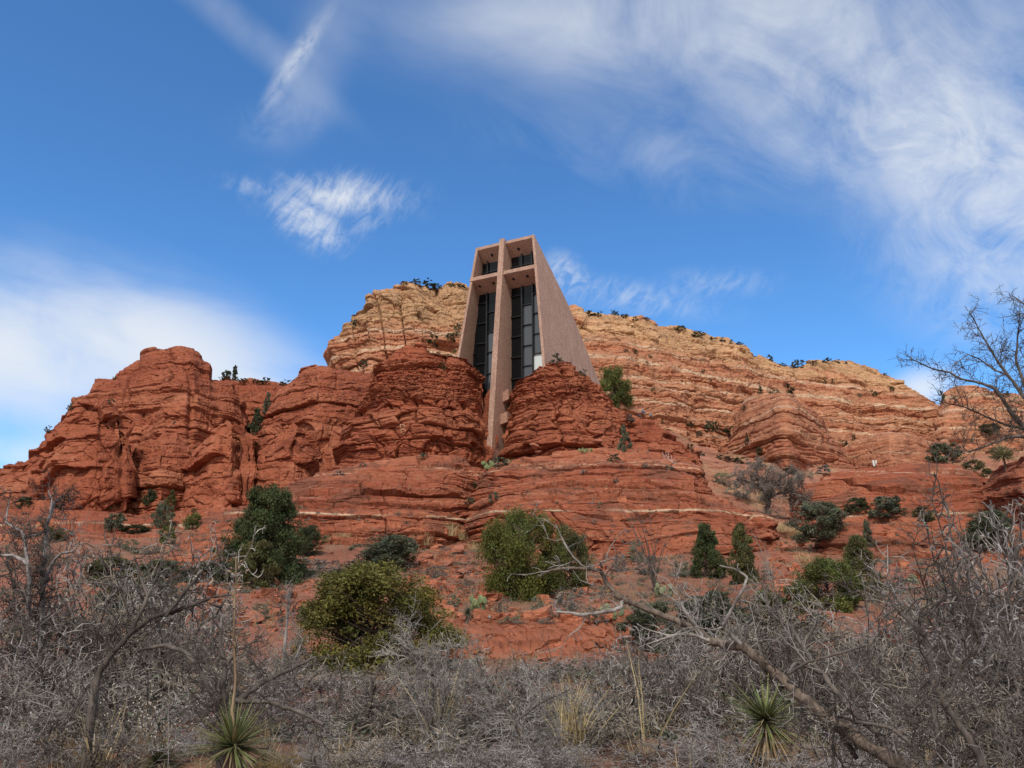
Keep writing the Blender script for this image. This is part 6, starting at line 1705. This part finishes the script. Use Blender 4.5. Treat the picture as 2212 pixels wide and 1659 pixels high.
# ------------------------------------------------------------------ small white boards on the right hand rocks
def boards(x, y, pairs, label):
    p = np.array(hit(x, y)); s = scale_at(p); root = empty('white_boards', tuple(p), label, 'boards')
    for dx, w, h, tl in pairs:
        V, Fq = hexa([(dx * s - w * s / 2, -.03, -.1), (dx * s + w * s / 2, -.03, -.1), (dx * s + w * s / 2, .03, -.1), (dx * s - w * s / 2, .03, -.1),
                      (dx * s - w * s / 2 + tl * s, -.03, h * s), (dx * s + w * s / 2 + tl * s, -.03, h * s), (dx * s + w * s / 2 + tl * s, .03, h * s), (dx * s - w * s / 2 + tl * s, .03, h * s)])
        bevel(pymesh('board', V, Fq, M_BOARD, root), .01)
    return root


boards(1891, 1006, [(-2.6, 4, 12, -1), (3, 3.6, 12, -1)], 'two tall white boards side by side above the smooth right hand dome')
boards(1723, 1033, [(-4, 4.2, 6.5, -.3), (4, 4.6, 7, .4)], 'two short white boards side by side near the gnarled bare tree')


# ------------------------------------------------------------------ three people seated on the ledge
def body_mesh(name, joints, bones, mat, parent, sub=2):
    me = bpy.data.meshes.new(name); me.from_pydata([j[0] for j in joints], bones, []); o = link(name, me, parent)
    sk = o.modifiers.new('skin', 'SKIN'); sk.use_smooth_shade = True
    for i, j in enumerate(joints):
        r = j[1]; me.skin_vertices[0].data[i].radius = r if isinstance(r, tuple) else (r, r)
    me.skin_vertices[0].data[0].use_root = True
    sb = o.modifiers.new('smooth', 'SUBSURF'); sb.levels = sub; sb.render_levels = sub
    me.materials.append(mat)
    return o


def person(x, y, face, shirt, legs, hair, label, scale=1.0):
    h = hit(x, y); best = None        # the spot on this sight line where the ledge top carries a sitter
    for k in range(60):
        q = P(x, y - 2.5, h.y - 1.5 + k * .12); g = max(drop(q[0], q[1]), drop(q[0] + .15, q[1]))
        if best is None or abs(g - q[2]) < best[0]: best = (abs(g - q[2]), (q[0], q[1], g + .02))
    p = best[1]
    root = empty('person', tuple(p), label, 'person', None, face)
    root.scale = (scale,) * 3
    skin = plain_mat('skin', (.45, .25, .17), .6)
    J = [((0, 0, .12), .13), ((0, 0, .30), .12), ((0, 0, .50), (.16, .11)), ((0, 0, .58), .07), ((0, -.015, .63), .065), ((0, -.02, .71), .105), ((0, -.03, .80), .10)]
    B = [(0, 1), (1, 2), (2, 3), (3, 4), (4, 5), (5, 6)]
    for sg in (-1, 1):
        n = len(J)
        J += [((sg * .19, 0, .50), .055), ((sg * .25, -.10, .28), .042), ((sg * .14, -.30, .24), .032), ((sg * .12, -.37, .23), .03)]
        B += [(2, n), (n, n + 1), (n + 1, n + 2), (n + 2, n + 3)]
        for k in range(4):
            m = len(J); L = (.062, .07, .066, .052)[k]
            J += [((sg * .12 + (k - 1.5) * .02, -.40, .225), .0095), ((sg * .12 + (k - 1.5) * .021, -.40 - L * .6, .21), .0085), ((sg * .12 + (k - 1.5) * .021, -.40 - L, .185), .007)]
            B += [(n + 3, m), (m, m + 1), (m + 1, m + 2)]
        m = len(J); J += [((sg * .085, -.36, .235), .011), ((sg * .06, -.40, .215), .009)]; B += [(n + 3, m), (m, m + 1)]
        n = len(J); J += [((sg * .10, -.10, .10), .085), ((sg * .12, -.48, .14), .06), ((sg * .12, -.52, -.24), .045), ((sg * .12, -.64, -.28), .04)]; B += [(0, n), (n, n + 1), (n + 1, n + 2), (n + 2, n + 3)]
    J += [((0, -.125, .71), .018)]; B += [(5, len(J) - 1)]
    body_mesh('body', J, B, skin, root)
    Js = [((0, 0, .02), (.20, .17)), ((0, 0, .14), (.20, .165)), ((0, 0, .32), (.20, .165)), ((0, 0, .50), (.22, .15)), ((0, 0, .60), .10)]; Bs = [(0, 1), (1, 2), (2, 3), (3, 4)]
    for sg in (-1, 1):
        n = len(Js); Js += [((sg * .20, 0, .50), .072), ((sg * .26, -.10, .28), .058), ((sg * .15, -.28, .24), .046)]; Bs += [(3, n), (n, n + 1), (n + 1, n + 2)]
    body_mesh('jacket', Js, Bs, plain_mat('cloth', shirt, .85), root)
    Jl = [((0, 0, .10), (.165, .15))]; Bl = []
    for sg in (-1, 1):
        n = len(Jl); Jl += [((sg * .11, -.12, .10), .10), ((sg * .12, -.48, .14), .075), ((sg * .12, -.52, -.20), .06)]; Bl += [(0, n), (n, n + 1), (n + 1, n + 2)]
    body_mesh('trousers', Jl, Bl, plain_mat('denim', legs, .85), root)
    Jh = [((0, .035, .68), .10), ((0, .02, .77), .115), ((0, .0, .845), .095)]
    if hair[1]: Jh = [((0, .06, .52), .06)] + Jh
    body_mesh('hair', Jh, [(i, i + 1) for i in range(len(Jh) - 1)], plain_mat('hair', hair[0], .8), root)
    for sg in (-1, 1):
        V, Fq = tubes([(np.array([(sg * .035, -.085, .73), (sg * .035, -.105, .73)]), np.array((.012, .008)))], 6)
        link('eye', npmesh('eye', V, Fq, M_LAMP), root)
    return root


person(1378, 901, 1.25, (.10, .025, .03), (.05, .05, .07), ((.28, .22, .18), False), 'person in a dark red jacket seated on the ledge, leftmost of the three', 1.05)
person(1388, 902, 1.35, (.10, .17, .30), (.07, .11, .20), ((.45, .42, .38), False), 'person in a blue jacket with pale hair seated next to the dark red jacket', 1.0)
person(1404, 905, 1.5, (.35, .42, .44), (.10, .18, .22), ((.05, .03, .02), True), 'person with long dark hair in a pale top seated apart on the right', .8)
